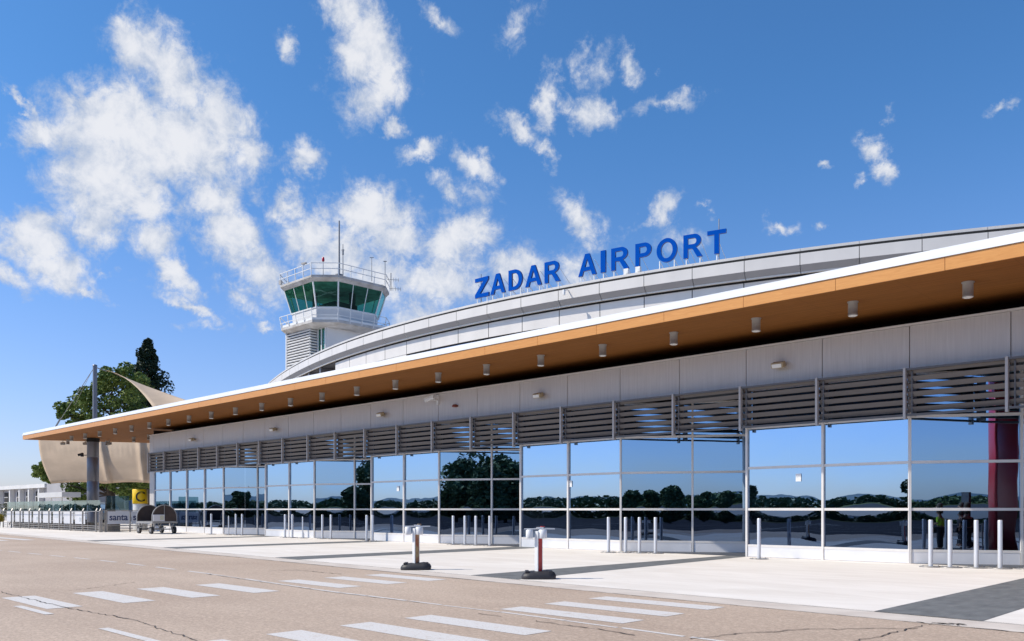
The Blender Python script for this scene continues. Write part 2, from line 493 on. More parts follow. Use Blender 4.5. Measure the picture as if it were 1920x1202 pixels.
# ------------------------------------------------------------------ ground
g = MB(); g.sheet([(-6000, -6000), (6000, -6000), (6000, 6000), (-6000, 6000)], -.02); g.build('ground', M['apron'], kind='structure')
g = MB(); g.sheet([(-700, -700), (700, -700), (700, -170), (-700, -170)], -.008); g.build('grass_field', M['grass'], kind='structure')


g = MB()  # unseen white lines, added to make wavy streaks in the window reflections
for k_ in range(5):
    y_ = -6-k_*11.0; g.sheet([(-220, y_), (120, y_), (120, y_+.25), (-220, y_+.25)], -.012)
for k_ in range(8):
    x_ = -110+k_*22.0; g.sheet([(x_, -50), (x_+.3, -50), (x_+14, -4), (x_+13.7, -4)], -.010)
g.build('added_streak_lines', mat('added_streak_paint', (.45, .44, .42), .8, var=.2, scale=1), kind='structure')


def kerbY(X): return 12.75-.06*(X+8.6) if X < -8.6 else 12.75-.05*(X+8.6)


def kline(x0, x1, off, n=40): return [(x0+(x1-x0)*i/n, kerbY(x0+(x1-x0)*i/n)+off) for i in range(n+1)]


g = MB(); g.sheet([(-160, 2.4), (25, 2.4)]+kline(25, -160, .02), 0); g.build('road', M['road'], kind='structure')
g = MB(); g.sheet(kline(-160, 25, .80)+[(25, 60), (-160, 60)], 0.004); g.build('forecourt_pavement', M['concrete'], kind='structure')
g = MB(); g.sheet(kline(-160, 25, 0.02)+kline(25, -160, .80), 0.002); g.build('kerb_strip', M['kerb'], kind='structure')
g = MB()
for xl, xr in ((-5.16, -3.60), (-14.98, -13.3), (-25.15, -23.55), (-35.2, -33.6), (-45.8, -44.3), (4.9, 6.4)):
    g.sheet([(xl, kerbY(xl)+.82), (xr, kerbY(xr)+.82), (xr+(-.9 if xl == -14.98 else 0), 25.93), (xl, 27.2)], .008)
g.build('paving_bands', M['band'], kind='structure')
# white markings
g = MB()
for y0 in (4.5, 5.7, 6.9, 8.12, 9.85, 11.06, 12.2):
    g.sheet([(-17.25+(.35 if y0 > 9 else 0), y0), (-14.78+(.3 if y0 > 9 else 0), y0), (-14.78+(.3 if y0 > 9 else 0), y0+.55), (-17.25+(.35 if y0 > 9 else 0), y0+.55)], .004)
for y0 in (4.45, 5.55, 6.67, 7.79, 9.55, 10.62, 11.8):
    o_ = .22 if y0 > 9 else 0
    g.sheet([(-9.8+o_, y0), (-7.36+o_, y0), (-7.36+o_, y0+.52), (-9.8+o_, y0+.52)], .004)
for y0 in (11.3, 12.5, 13.7):
    g.sheet([(-56, y0), (-48.5, y0), (-48.5, y0+.55), (-56, y0+.55)], .004)
for x0, x1 in ((-18.2, -17.3), (-15.6, -14.0), (-11.85, -9.2), (-7.2, -5.0)):
    g.sheet([(x0, 4.24), (x1, 4.24), (x1, 4.37), (x0, 4.37)], .006)
random.seed(3)


def wob(x): return 9.62+.30*math.exp(-((x+27)/7)**2)+(.0 if x < -19 else -.35*min(1, (x+19)/5))-(.25 if x > -9 else 0)*min(1, (x+9)/4)


x = -75.0
while x < -20:
    l = 1.3; g.sheet([(x, wob(x)), (x+l, wob(x+l)), (x+l, wob(x+l)+.11), (x, wob(x)+.11)], .004); x += 2.15
x = -19.9
while x < 2:
    l = random.uniform(.5, 1.4); a0 = wob(x)+random.uniform(-.02, .02); w0 = random.uniform(.05, .11)
    g.sheet([(x, a0), (x+l, wob(x+l)), (x+l, wob(x+l)+w0), (x, a0+w0)], .004); x += l+random.uniform(.0, .10)
g.build('road_markings', M['paint'], kind='structure')


def crack(mb, pts, w, z, seg=.12, jit=.025):
    random.seed(int(abs(pts[0][0])*100))
    P = []
    for (a, b) in zip(pts[:-1], pts[1:]):
        n = max(1, int(math.hypot(b[0]-a[0], b[1]-a[1])/seg))
        for i in range(n): P.append((a[0]+(b[0]-a[0])*i/n+random.gauss(0, jit), a[1]+(b[1]-a[1])*i/n+random.gauss(0, jit)))
    P.append(pts[-1])
    for p, q in zip(P[:-1], P[1:]):
        dx, dy = q[0]-p[0], q[1]-p[1]; l = math.hypot(dx, dy) or 1; ww = w*random.uniform(.4, 1.3)/2
        nx, ny = -dy/l*ww, dx/l*ww
        mb.add([(p[0]-nx, p[1]-ny, z), (q[0]-nx, q[1]-ny, z), (q[0]+nx, q[1]+ny, z), (p[0]+nx, p[1]+ny, z)], [(0, 1, 2, 3)])


g = MB()
G = lambda *l: [ground(a, b) for a, b in l]
crack(g, G((0, 1110), (125, 1140), (250, 1163), (370, 1202)), .020, .009)
crack(g, G((96, 1110), (140, 1107), (200, 1099), (253, 1092)), .015, .009)
crack(g, G((1287, 1199), (1400, 1188), (1520, 1180), (1640, 1179), (1720, 1179)), .022, .009)
crack(g, G((1600, 1204), (1680, 1186), (1748, 1170)), .017, .009)
crack(g, [(xx, kerbY(xx)) for xx in [-60, -45, -30, -20, -12]], .03, .009, .4, .004)
crack(g, [(xx, kerbY(xx)) for xx in [-12, -8.6, -6.5, -4]], .018, .009, .15, .012)
crack(g, [(xx, kerbY(xx)) for xx in [-4, -2.5, 0, 5]], .03, .009, .15, .02)
crack(g, G((503, 1071), (555, 1069), (640, 1077)), .03, .009)
crack(g, [(xx, wob(xx)-.03) for xx in [-20, -17, -14, -11]], .02, .009, .2, .015)
crack(g, G((1000, 1165), (1060, 1173), (1120, 1180), (1190, 1192)), .026, .009)
crack(g, G((900, 1151), (940, 1157)), .02, .009)
for i in range(14):
    a = (-4.03+random.gauss(0, .12), 12.68+random.gauss(0, .05)); crack(g, [a, (a[0]+random.uniform(-.3, .35), a[1]+random.uniform(-.07, .07))], .03, .010, .06, .01)
g.build('road_cracks', M['crack'], kind='structure')
g = MB()
crack(g, [(xx, kerbY(xx)+.79) for xx in (-60, -30, -12, 8)], .014, .010, .4, .003)
for k in range(26):
    pass
g.build('pavement_joints', M['tar'], kind='structure')

# ------------------------------------------------------------------ terminal building
T = thing('terminal_building', (-30, 26, 0), 'long airport terminal with wooden canopy, louvred glass front and curved grey roof', 'building')
P = 2.6375; X0 = -61.7
XJ = [X0+P*i for i in range(26)]
YF = 25.96
# cladding band above the louvres
mb = MB(); random.seed(5)
segs = [(-62.4, XJ[0])]+[(XJ[i], XJ[i+1]) for i in range(25)]
for a, b in segs: mb.box(a+.012, b-.012, YF-.03, YF+.03, 5.66, 6.98)
mb.box(-62.4, -61.72, YF-.03, YF+.03, 0.0, 5.62)
mb.build('cladding', M['clad'], T)
mb = MB(); mb.box(-62.4, XJ[-1], YF-.07, YF+.3, 6.99, 7.05); mb.build('cladding_cap', M['frame'], T)
mb = MB(); mb.box(-62.38, XJ[-1], YF+.035, YF+.12, 5.70, 6.98)
mb.box(-62.38, -61.74, YF+.035, YF+.12, 0.02, 5.69)
mb.box(-62.38, XJ[-1], 27.6, 27.7, 7.06, 7.5); mb.build('cladding_backing', M['gap'], T)
# interior shell
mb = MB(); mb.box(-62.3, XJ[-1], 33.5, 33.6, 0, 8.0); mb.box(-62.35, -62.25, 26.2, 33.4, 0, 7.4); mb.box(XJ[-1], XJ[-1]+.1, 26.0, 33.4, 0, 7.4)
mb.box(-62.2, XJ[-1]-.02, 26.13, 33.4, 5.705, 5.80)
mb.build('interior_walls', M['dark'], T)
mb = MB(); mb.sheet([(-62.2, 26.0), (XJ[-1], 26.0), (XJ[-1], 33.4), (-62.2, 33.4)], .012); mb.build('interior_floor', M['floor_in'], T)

ROWS = [(.42, 1.56), (1.64, 2.945), (3.025, 4.29)]


def pane(fr, p0, ang, u0, u1, z0, z1, amp, gm='glass'):
    mb = MB(); nx, nz = 8, 8; vs = []
    c, s_ = math.cos(ang), math.sin(ang)
    for j in range(nz+1):
        for i in range(nx+1):
            a = i/nx*2-1; b = j/nz*2-1
            d = amp*(1-a*a)*(1-b*b)
            u = u0+(u1-u0)*i/nx
            vs.append((p0[0]+c*u+s_*d, p0[1]+s_*u-c*d, z0+(z1-z0)*j/nz))
    w = nx+1
    mb.add(vs, [(j*w+i, j*w+i+1, (j+1)*w+i+1, (j+1)*w+i) for j in range(nz) for i in range(nx)], True)
    return mb.build('pane', M[gm], fr)


def window(p0, ang, w, plinth, top=4.29, high=5.62):
    """frame with its own left mullion; glass set 4 cm behind the frame face"""
    c, s_ = math.cos(ang), math.sin(ang)
    mb = MB()

    def bx(u0, u1, z0, z1, y0=0.0, y1=.12):
        uc = (u0+u1)/2; yc = (y0+y1)/2
        mb.obox((p0[0]+c*uc-s_*yc, p0[1]+s_*uc+c*yc, (z0+z1)/2), (u1-u0, y1-y0, z1-z0), ang)
    bx(-.035, .035, 0.0, high, -.02, .12)
    for z0, z1 in ((.34, .42), (1.56, 1.64), (2.945, 3.025), (4.29, 4.37), (5.56, 5.62)):
        bx(.036, w-.036, z0, z1)
    fr = mb.build('window', M['frame'], T)
    q = (p0[0]-s_*.06, p0[1]+c*.06)
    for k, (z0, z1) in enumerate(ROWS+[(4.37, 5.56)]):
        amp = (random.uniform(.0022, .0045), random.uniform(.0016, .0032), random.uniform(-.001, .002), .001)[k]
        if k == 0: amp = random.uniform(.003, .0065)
        pane(fr, q, ang, .037, w-.037, z0, z1, amp, 'glass_dim' if k == 0 else 'glass')
    # plinth panel
    yc = .03
    uc = w/2
    mb = MB(); mb.obox((p0[0]+c*uc-s_*yc, p0[1]+s_*uc+c*yc, .175), (w-.09, .05, .325), ang); mb.build('plinth', M['plinth'], T)


random.seed(11)
pl = MB()
AB = R(30); ca, sa = math.cos(AB), math.sin(AB)
bstart = [4, 8, 12, 16, 20]
wide = {4: 2.44, 8: 2.42, 12: 2.56, 16: 2.68, 20: 2.95}
for i in range(25):
    if any(b <= i < b+2 for b in bstart): continue
    window((XJ[i], YF), 0, P, pl)
for b in bstart:
    x0 = XJ[b]; w1_ = wide[b]; tot = 2*P/ca
    window((x0, YF), AB, w1_, pl)
    window((x0+ca*w1_, YF+sa*w1_), AB, tot-w1_, pl)
    # return wall closing the step
    xe = XJ[b+2]
    mb = MB(); mb.box(xe-.03, xe+.03, YF+.14, YF+sa*tot+.1, 0, 5.65); mb.build('return_wall', M['frame'], T)
# stickers seen on the glass
mb = MB()
for px, py in ((1496, 892), (1068, 903), (745, 910)):
    xs = onY(px, YF); mb.box(xs-.09, xs+.09, YF+.035, YF+.04, 2.2+.3, 2.2+.55)
mb.build('glass_sticker', M['white'], T)
# louvre bays: proud of the wall
YL = 25.52
mb = MB()
for k in range(6):
    z = 4.50+k*.222
    mb.obox((X0+P/2, YL+.14, z), (P-.07, .15, .03), 0, R(-66))
mb.box(X0+.04, X0+P-.04, YL, YL+.10, 4.30, 4.36); mb.box(X0+.04, X0+P-.04, YL, YL+.10, 5.62, 5.68)
for yy in (.05, ): mb.box(X0+.15, X0+.19, YL+.10, YL+.42, 4.32, 5.60)
lv0 = mb.build('louvre', M['louvre'], T)
mb = MB(); mb.box(X0-.035, X0+.035, YL-.03, YL+.11, 4.22, 5.70); mb.box(X0-.02, X0+.02, YL+.11, YF-.04, 5.50, 5.56); mb.box(X0-.02, X0+.02, YL+.11, YF-.04, 4.40, 4.46)
lp0 = mb.build('louvre_post', M['lpost'], T)
for i in range(1, 25):
    c = lv0.copy(); COL.objects.link(c); c.location.x += P*i
for i in range(1, 25):
    c = lp0.copy(); COL.objects.link(c); c.location.x += P*i
# canopy
YC = 22.44; XR = 6.0
cn = MB()
poly = [(-79.8, YC+.06), (XR, YC+.06), (XR, 28.0), (-62.4, 28.0), (-62.4, 35), (-74.0, 35)]
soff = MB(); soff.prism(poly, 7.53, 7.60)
canopy = soff.build('canopy', M['wood_shaded'], T)
mb = MB(); fj = [-79.8, -76.9, -74.2, -71.5, -68.8, -66.1, -63.4, -60.7, -58.0, -55.3, -52.6, -49.9, -47.2, -44.5, -41.8, -39.5, -36.82, -34.12, -31.44, -28.75, -26.04, -23.30, -20.57, -17.87, -15.16, -12.40, -9.66, -6.91, -4.2, -1.4, 1.3, 4.0, XR]
for a, b in zip(fj[:-1], fj[1:]): mb.box(a+.006, b-.006, YC, YC+.05, 7.51, 7.835)
dx, dy = 1.22/2.854, 2.58/2.854
mb.obox((-79.8+dx*7.1, YC+dy*7.1, 7.67), (14.0, .05, .325), math.atan2(dy, dx))
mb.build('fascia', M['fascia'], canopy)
mb = MB(); mb.box(-79.86, XR, YC-.03, YC+.055, 7.845, 7.95); mb.box(-79.84, XR, YC+.03, YC+.10, 7.965, 8.085)
mb.obox((-79.86+dx*7.1, YC+.1+dy*7.1, 7.965), (14.0, .05, .235), math.atan2(dy, dx))
mb.build('coping', M['white_metal'], canopy)
mb = MB(); mb.prism([(p[0]+.15 if p[0] < -70 else p[0], p[1]+.1) for p in poly[:2]]+[(XR, 36.5), (-61, 36.5), (-61, 34.9), (-73.8, 34.9)], 7.62, 8.03); mb.build('roof_deck', M['drum'], canopy)
mb = MB()
mb.lathe((-74.1, 26.1, 0), [(.46, 0), (.46, 1.9), (.45, 1.915), (.46, 1.93), (.46, 3.9), (.45, 3.915), (.46, 3.93), (.46, 5.9), (.45, 5.915), (.46, 5.93), (.46, 7.2)], 32)
colm = mb.build('column', M['column'], T)
mb = MB(); mb.lathe((-74.1, 26.1, 7.2), [(.5, 0), (.5, .33)], 32); mb.build('column_collar', M['gap'], colm)
# curved roof drum
DC = Vector((-32, 84.8)); RD = 57.0


def arc(r, a): e_ = max(0, -12-a); a = R(a); return DC.x+r*math.sin(a)-.0085*e_*e_, DC.y-r*math.cos(a)


def arcband(mb, r0, z0, r1, z1, a0, a1, n):
    for i in range(n):
        p, q = a0+(a1-a0)*i/n, a0+(a1-a0)*(i+1)/n
        mb.add([(*arc(r0, p), z0), (*arc(r0, q), z0), (*arc(r1, q), z1), (*arc(r1, p), z1)], [(0, 1, 2, 3)])


jt = [3.21+2.093*k for k in range(-19, 16)]
mb = MB(); mb2 = MB(); mb3 = MB(); mb4 = MB()
for a, b in zip(jt[:-1], jt[1:]):
    g_ = .012
    arcband(mb, RD-.10, 11.395, RD-.10, 11.51, a+g_*.5, b-g_*.5, 3)      # cap
    arcband(mb, RD, 10.86, RD, 11.29, a+g_, b-g_, 3)                   # fascia
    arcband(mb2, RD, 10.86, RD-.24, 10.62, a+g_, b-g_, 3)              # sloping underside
    arcband(mb, RD-.22, 10.59, RD-.22, 10.65, a+g_, b-g_, 3); arcband(mb, RD-.24, 10.60, RD-.36, 10.60, a+g_, b-g_, 3)
arcband(mb3, RD-.05, 10.84, RD-.05, 11.37, jt[0], jt[-1], 90)
arcband(mb3, RD-.08, 11.26, RD-.08, 11.40, jt[0], jt[-1], 90)
arcband(mb3, RD-.36, 10.57, RD-.42, 10.57, jt[0], jt[-1], 90)
dr = mb.build('curved_roof', M['drum'], T)
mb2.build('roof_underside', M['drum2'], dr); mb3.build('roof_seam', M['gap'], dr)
top = [arc(RD-.10, jt[0]+(jt[-1]-jt[0])*i/90) for i in range(91)]
mb = MB(); mb.sheet(top+[(DC.x+30, 60), (DC.x-36, 60)], 11.49); mb.build('roof_sheet', M['drum'], dr)
mb = MB(); mb3 = MB()
wj = [-11.9+2.12*k for k in range(0, 20)]
RW = RD-.40
for k, (a, b) in enumerate(zip(wj[:-1], wj[1:])):
    arcband(mb, RW, 9.85, RW, 10.60, a+.018, b-.018, 3)
    arcband(mb3, RW-.03, 9.8, RW-.03, 10.62, a, b, 3); arcband(mb3, RW+.006, 10.52, RW+.006, 10.60, a, b, 3)
    if k >= 4: arcband(mb3, RW-.28, 9.3, RW-.28, 9.84, a, b, 3)
    arcband(mb, RW, 8.0, RW, 9.835 if k < 4 else 9.45, a+.018, b-.018, 3)
mb.build('drum_wall', M['drum'], T); mb3.build('drum_joints', M['gap'], T)
mb = MB(); arcband(mb, RW-.10, 9.3, RW-.10, 9.84, wj[4], wj[-1], 60); mb.build('slot_window', M['glass'], T)
mb = MB(); arcband(mb, RW-2.2, 8.0, RW-2.2, 11.4, -32, wj[0]+.3, 20)
mb.add([(*arc(RW, wj[0]), 8), (*arc(RW-2.2, wj[0]), 8), (*arc(RW-2.2, wj[0]), 10.6), (*arc(RW, wj[0]), 10.6)], [(0, 1, 2, 3)])
mb.build('recessed_glazing', M['dark'], T)
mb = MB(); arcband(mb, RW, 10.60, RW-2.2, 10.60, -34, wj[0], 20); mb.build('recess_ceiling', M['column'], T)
for a in [wj[0]-2.2*k-.3 for k in range(1, 9)]:
    p, q = arc(RW+.05, a), arc(RW-.9, a)
    mb = MB(); mb.beam((p[0], p[1], 9.3), (q[0], q[1], 9.3), .22, 2.58); mb.build('roof_fin', M['column'], T)

# ------------------------------------------------------------------ sign letters
def ell(cx, cy, rx, ry, a0, a1, n=14):
    return [(cx+rx*math.cos(R(a0+(a1-a0)*i/n)), cy+ry*math.sin(R(a0+(a1-a0)*i/n))) for i in range(n+1)]


GL = {
 'Z': (.74, [[(0, 1), (.72, 1), (.72, .84), (.26, .19), (.74, .19), (.74, 0), (0, 0), (0, .17), (.46, .81), (0, .81)]]),
 'A': (.96, [[(0, 0), (.37, 1), (.59, 1), (.96, 0), (.745, 0), (.67, .22), (.28, .22), (.21, 0)], [(.345, .39), (.61, .39), (.478, .77)]]),
 'D': (.82, [[(0, 0), (0, 1)]+ell(.36, .5, .46, .5, 90, -90), [(.2, .17)]+ell(.34, .5, .27, .33, -90, 90)+[(.2, .83)]]),
 'R': (.86, [[(0, 0), (0, 1)]+ell(.48, .715, .31, .285, 90, -75)+[(.63, .36), (.86, 0), (.62, 0), (.41, .37), (.2, .40), (.2, 0)], [(.2, .57)]+ell(.46, .70, .125, .13, -90, 90)+[(.2, .83)]]),
 'I': (.21, [[(0, 0), (0, 1), (.21, 1), (.21, 0)]]),
 'P': (.76, [[(0, 0), (0, 1)]+ell(.44, .69, .32, .31, 90, -90)+[(.2, .38), (.2, 0)], [(.2, .55)]+ell(.42, .69, .135, .14, -90, 90)+[(.2, .83)]]),
 'O': (.98, [ell(.49, .5, .49, .52, 0, 350, 34), ell(.49, .5, .285, .35, 0, 350, 34)]),
 'T': (.78, [[(0, 1), (.78, 1), (.78, .82), (.49, .82), (.49, 0), (.29, 0), (.29, .82), (0, .82)]])}


def glyph_mesh(ch, w, h, depth, bold=0.0):
    cu = bpy.data.curves.new('glyph', 'CURVE'); cu.dimensions = '2D'; cu.fill_mode = 'BOTH'; cu.extrude = depth/2
    w0, loops = GL[ch]
    for lp in loops:
        sp = cu.splines.new('POLY'); sp.points.add(len(lp)-1); sp.use_cyclic_u = True
        for i, p in enumerate(lp): sp.points[i].co = (p[0]/w0*w, p[1]*h, 0, 1)
    o = bpy.data.objects.new('tmp', cu); COL.objects.link(o); dg = bpy.context.evaluated_depsgraph_get()
    me = bpy.data.meshes.new_from_object(o.evaluated_get(dg)); bpy.data.objects.remove(o); return me


def text_mesh(s_, size, bold=.0, depth=.004):
    cu = bpy.data.curves.new('txt', 'FONT'); cu.body = s_; cu.size = size; cu.offset = bold; cu.extrude = depth; cu.align_x = 'CENTER'
    o = bpy.data.objects.new('tmp', cu); COL.objects.link(o); dg = bpy.context.evaluated_depsgraph_get()
    me = bpy.data.meshes.new_from_object(o.evaluated_get(dg)); bpy.data.objects.remove(o); return me


def put(me, name, m, parent, loc, rot):
    """mesh object placed in world coordinates under an unrotated parent"""
    for x in (m if isinstance(m, list) else [m]):
        me.materials.append(x)
    o = bpy.data.objects.new(name, me); COL.objects.link(o)
    o.location = Vector(loc)-(ORG[parent.name] if parent else Vector()); o.rotation_euler = rot
    if parent: o.parent = parent; ORG[o.name] = ORG[parent.name]
    return o


LT = [('Z', 2.07, 2.98), ('A', 3.10, 4.04), ('D', 4.26, 5.09), ('A', 5.27, 6.21), ('R', 6.39, 7.25), ('A', 8.22, 9.14), ('I', 9.36, 9.60),
      ('R', 9.88, 10.73), ('P', 11.03, 11.76), ('O', 12.00, 12.90), ('R', 13.18, 13.99), ('T', 14.19, 14.96)]
sx0, sy0 = arc(56.6, 8.5)
SG = thing('roof_sign', (sx0, sy0, 11.5), 'blue capital letters ZADAR AIRPORT standing on white props along the curved roof edge', 'sign')
RL = 56.6
for ch, a0, a1 in LT:
    p, q = Vector(arc(RL, a0)), Vector(arc(RL, a1)); w = (q-p).length; ang = math.atan2(q.y-p.y, q.x-p.x)
    me = glyph_mesh(ch, w, .95, .10); 
    me.materials.append(M['blue']); me.materials.append(M['bluedk'])
    for f in me.polygons: f.material_index = 0 if abs(f.normal.z) > .5 else 1
    o = bpy.data.objects.new('letter', me); COL.objects.link(o); o.parent = SG
    o.location = Vector((p.x, p.y, 11.84))-ORG[SG.name]; o.rotation_euler = (R(90), 0, ang); ORG[o.name] = ORG[SG.name]
    o['label'] = 'blue letter '+ch
    pr = MB(); d = (q-p).normalized(); nrm = Vector((d.y, -d.x))
    feet = (.5,) if ch in 'IT' else ((.16,) if ch == 'P' else (.14, .86))
    for u in feet:
        b = p+d*w*u; pr.beam((b.x, b.y, 11.48), (b.x, b.y, 11.90), .034, .034)
        pr.tube((b.x, b.y, 11.90), (b.x-nrm.x*.9, b.y-nrm.y*.9, 11.48), .014, n=6)
        pr.tube((b.x+nrm.x*-.05, b.y-nrm.y*.05, 12.5), (b.x-nrm.x*1.2+d.x*.2, b.y-nrm.y*1.2+d.y*.2, 11.48), .012, n=6)
    pr.build('sign_prop', M['white'], SG)
for a, z1 in ((2.25, 13.05), (14.6, 13.3)):
    p = arc(56.4, a); m_ = MB(); m_.tube((*p, 11.48), (*p, z1), .02, n=8); m_.build('lightning_rod', M['galv'], SG)
for i, a in enumerate((10.65, 11.2)):
    p = arc(56.7, a); mb = MB(); mb.obox((p[0], p[1], 11.66), (.22, .16, .26), R(a)); mb.obox((p[0]+.1, p[1]-.10, 11.62), (.12, .1, .16), R(a)); mb.tube((*p, 11.48), (*p, 11.55), .04)
    mb.build('roof_floodlight', M['white'], None, 'small white floodlight box on the roof edge under the letter '+('R' if i == 0 else 'P'), 'floodlight', bevel=.01)
p = arc(57.02, 7.9); mb = MB(); mb.beam((p[0], p[1], 11.25), (p[0]+.05, p[1]-.28, 11.15), .04, .04); mb.tube((p[0]+.05, p[1]-.28, 11.18), (p[0]+.05, p[1]-.30, 10.95), .07, .055)
mb.build('roof_camera', M['white'], None, 'small white dome camera hanging from the curved roof edge after the word ZADAR', 'camera')

# ------------------------------------------------------------------ downlights
def downlight(X, Y, label):
    t = thing('downlight', (X, Y, 7.53), label, 'ceiling lamp', 'downlights under the canopy')
    mb = MB(); mb.lathe((X, Y, 7.53), [(.155, 0), (.155, -.02), (.13, -.03), (.13, -.36), (.135, -.365), (.135, -.395), (.12, -.405)], 20); mb.build('housing', M['downlight'], t)
    mb = MB(); mb.lathe((X, Y, 7.115), [(.10, 0), (.125, .012)], 16); mb.build('lens', M['lens'], t)
    return t


pxs = [1815, 1596, 1414, 1279, 1130, 1014, 913, 825, 744, 671, 607, 550, 497, 444, 402, 361, 321, 286, 253, 221, 194.5, 168.5, 146]
ordw = ['first', 'second', 'third', 'fourth', 'fifth', 'sixth', 'seventh', 'eighth', 'ninth', 'tenth', 'eleventh', 'twelfth', 'thirteenth', 'fourteenth', 'fifteenth', 'sixteenth', 'seventeenth', 'eighteenth', 'nineteenth', 'twentieth', 'twenty-first', 'twenty-second', 'twenty-third', 'twenty-fourth', 'twenty-fifth']
XL = [-6.86-3.01*k for k in range(23)]
d0 = downlight(XL[0], 24.1, 'pale cylindrical downlight under the wooden canopy, first from the right edge of the photo')
for k in range(1, 23):
    c = copy_tree(d0); c.location.x = XL[k]; c['label'] = 'pale cylindrical downlight in the front canopy row, %s from the right edge of the photo' % ordw[k]
k2 = 0
for (xx, yy) in ((-64.5, 28.0), (-67.5, 28.0), (-70.5, 28.0), (-76.2, 28.0), (-65, 31.6), (-68, 31.6), (-71, 31.6), (-77.3, 25.2)):
    c = copy_tree(d0); c.location = (xx, yy, 7.53); c['label'] = 'pale downlight behind the front row under the far canopy end, %s of these' % ordw[k2]; k2 += 1

# wall lamps, cameras
for i, (px, py) in enumerate(((362, 824), (515, 805), (717, 777), (1013, 741), (1464, 684))):
    a, b = ray(px); d = (YF-.15)/b; z = H+(955-py)*d/F; X = a*d
    t = thing('wall_floodlight', (X, YF-.03, z), 'beige oval floodlight on the grey cladding, %s from the left' % ordw[i], 'wall lamp', 'floodlights on the cladding')
    mb = MB(); mb.box(X-.06, X+.06, YF-.16, YF-.032, z-.05, z+.05); mb.build('bracket', M['downlight'], t)
    mb = MB(); mb.obox((X-.04, YF-.24, z-.01), (.42, .24, .19), 0, R(18)); mb.build('lamp_head', mat('aged_beige_plastic', (.42, .33, .2), .5) if i == 0 else bpy.data.materials['aged_beige_plastic'], t, bevel=.03)
    mb = MB(); mb.obox((X-.04, YF-.36, z-.06), (.32, .03, .12), 0, R(18)); mb.build('lens', M['lens'], t)
a, b = ray(811); d = (YF-.3)/b; z = H+(955-750)*d/F; X = a*d
t = thing('security_camera', (X, YF-.03, z), 'white bullet camera on a wall arm beside the cladding joint', 'camera')
mb = MB(); mb.box(X+.05, X+.15, YF-.10, YF-.032, z-.2, z+.25); mb.beam((X+.1, YF-.1, z), (X-.02, YF-.35, z+.02), .06, .06); mb.build('bracket', M['white'], t)
mb = MB(); mb.beam((X+.18, YF-.36, z+.12), (X-.36, YF-.44, z-.02), .13, .13); mb.beam((X+.20, YF-.36, z+.21), (X-.42, YF-.44, z+.06), .17, .02); mb.build('camera_body', M['white'], t, bevel=.015)
a, b = ray(853); d = (YF-.1)/b; z = H+(955-761)*d/F; X = a*d
mb = MB(); mb.lathe((X, YF-.10, z-.05), [(.13, 0), (.15, .04), (.10, .10), (.05, .12)], 14)
mb.build('alarm_dome', mat('rusty_red_plastic', (.22, .05, .03), .5), None, 'small rusty red alarm dome on the cladding beside the white camera', 'alarm')
mb = MB(); mb.beam((-74.35, 25.72, 6.1), (-74.65, 25.5, 6.1), .06, .06); mb.tube((-74.65, 25.5, 6.2), (-74.8, 25.15, 6.1), .11, .10); mb.lathe((-74.68, 25.45, 5.98), [(.12, 0), (.12, .3), (.02, .33)], 12)
mb.build('column_camera', M['black'], None, 'black camera sticking out from the grey canopy column', 'camera')
for i, (px, py) in enumerate(((205, 811), (160, 820), (118, 826))):
    p = pt(px, py, 72); mb = MB(); mb.tube((p.x, p.y, 7.53), (p.x, p.y, 7.32), .03); mb.obox((p.x, p.y, 7.2), (.34, .22, .2), R(40), R(15))
    mb.build('canopy_floodlight', M['downlight'], None, 'small floodlight on the underside of the far canopy end, %s from the column side' % ordw[i], 'floodlight', 'floodlights under the far canopy end', bevel=.02)

# ------------------------------------------------------------------ bollards
def bollard(X, Y, r, h, label, name='bollard'):
    t = thing(name, (X, Y, 0), label, 'bollard', 'bollards along the glass front')
    mb = MB(); mb.lathe((X, Y, .012), [(r, 0), (r, h-.02), (r-.006, h-.008), (r-.015, h)], 20); mb.build('post', M['bollard'], t)
    mb = MB(); mb.lathe((X, Y, .009), [(.30, 0), (.30, .012), (.28, .02)], 28)
    mb.build('base_plate', M['steel'], t)
    mb = MB()
    for k in range(4): mb.lathe((X+.2*math.cos(k*math.pi/2+.6), Y+.2*math.sin(k*math.pi/2+.6), .029), [(.018, 0), (.018, .02)], 6)
    mb.build('bolts', M['galv'], t)
    return t


BL = [(396.2, -51.72, 25.2, .06), (428.7, -50.60, 25.35, .035), (442.2, -50.2, 25.6, .06), (454, -49.6, 25.65, .06),
      (534.5, -42.58, 25.2, .06), (548.3, -41.89, 25.3, .06), (567.5, -41.05, 25.4, .035), (604.5, -39.5, 25.6, .06), (620.5, -38.95, 25.75, .06),
      (687.5, -34.69, 25.22, .06), (698.8, -34.4, 25.43, .06), (849.7, -28.6, 25.5, .06), (871.7, -27.9, 25.6, .06), (892.2, -27.25, 25.7, .06), (918.3, -26.3, 25.7, .06),
      (1141, -19.3, 24.9, .06), (1173, -18.71, 25.2, .06), (1199, -18.25, 25.35, .06), (1229, -17.65, 25.5, .06), (1423.2, -13.24, 24.97, .06),
      (1745, -8.01, 24.85, .06), (1781.3, -7.56, 24.97, .06), (1830.5, -7.01, 25.3, .06), (1875.2, -6.48, 25.45, .06), (1926, -5.9, 25.7, .06)]
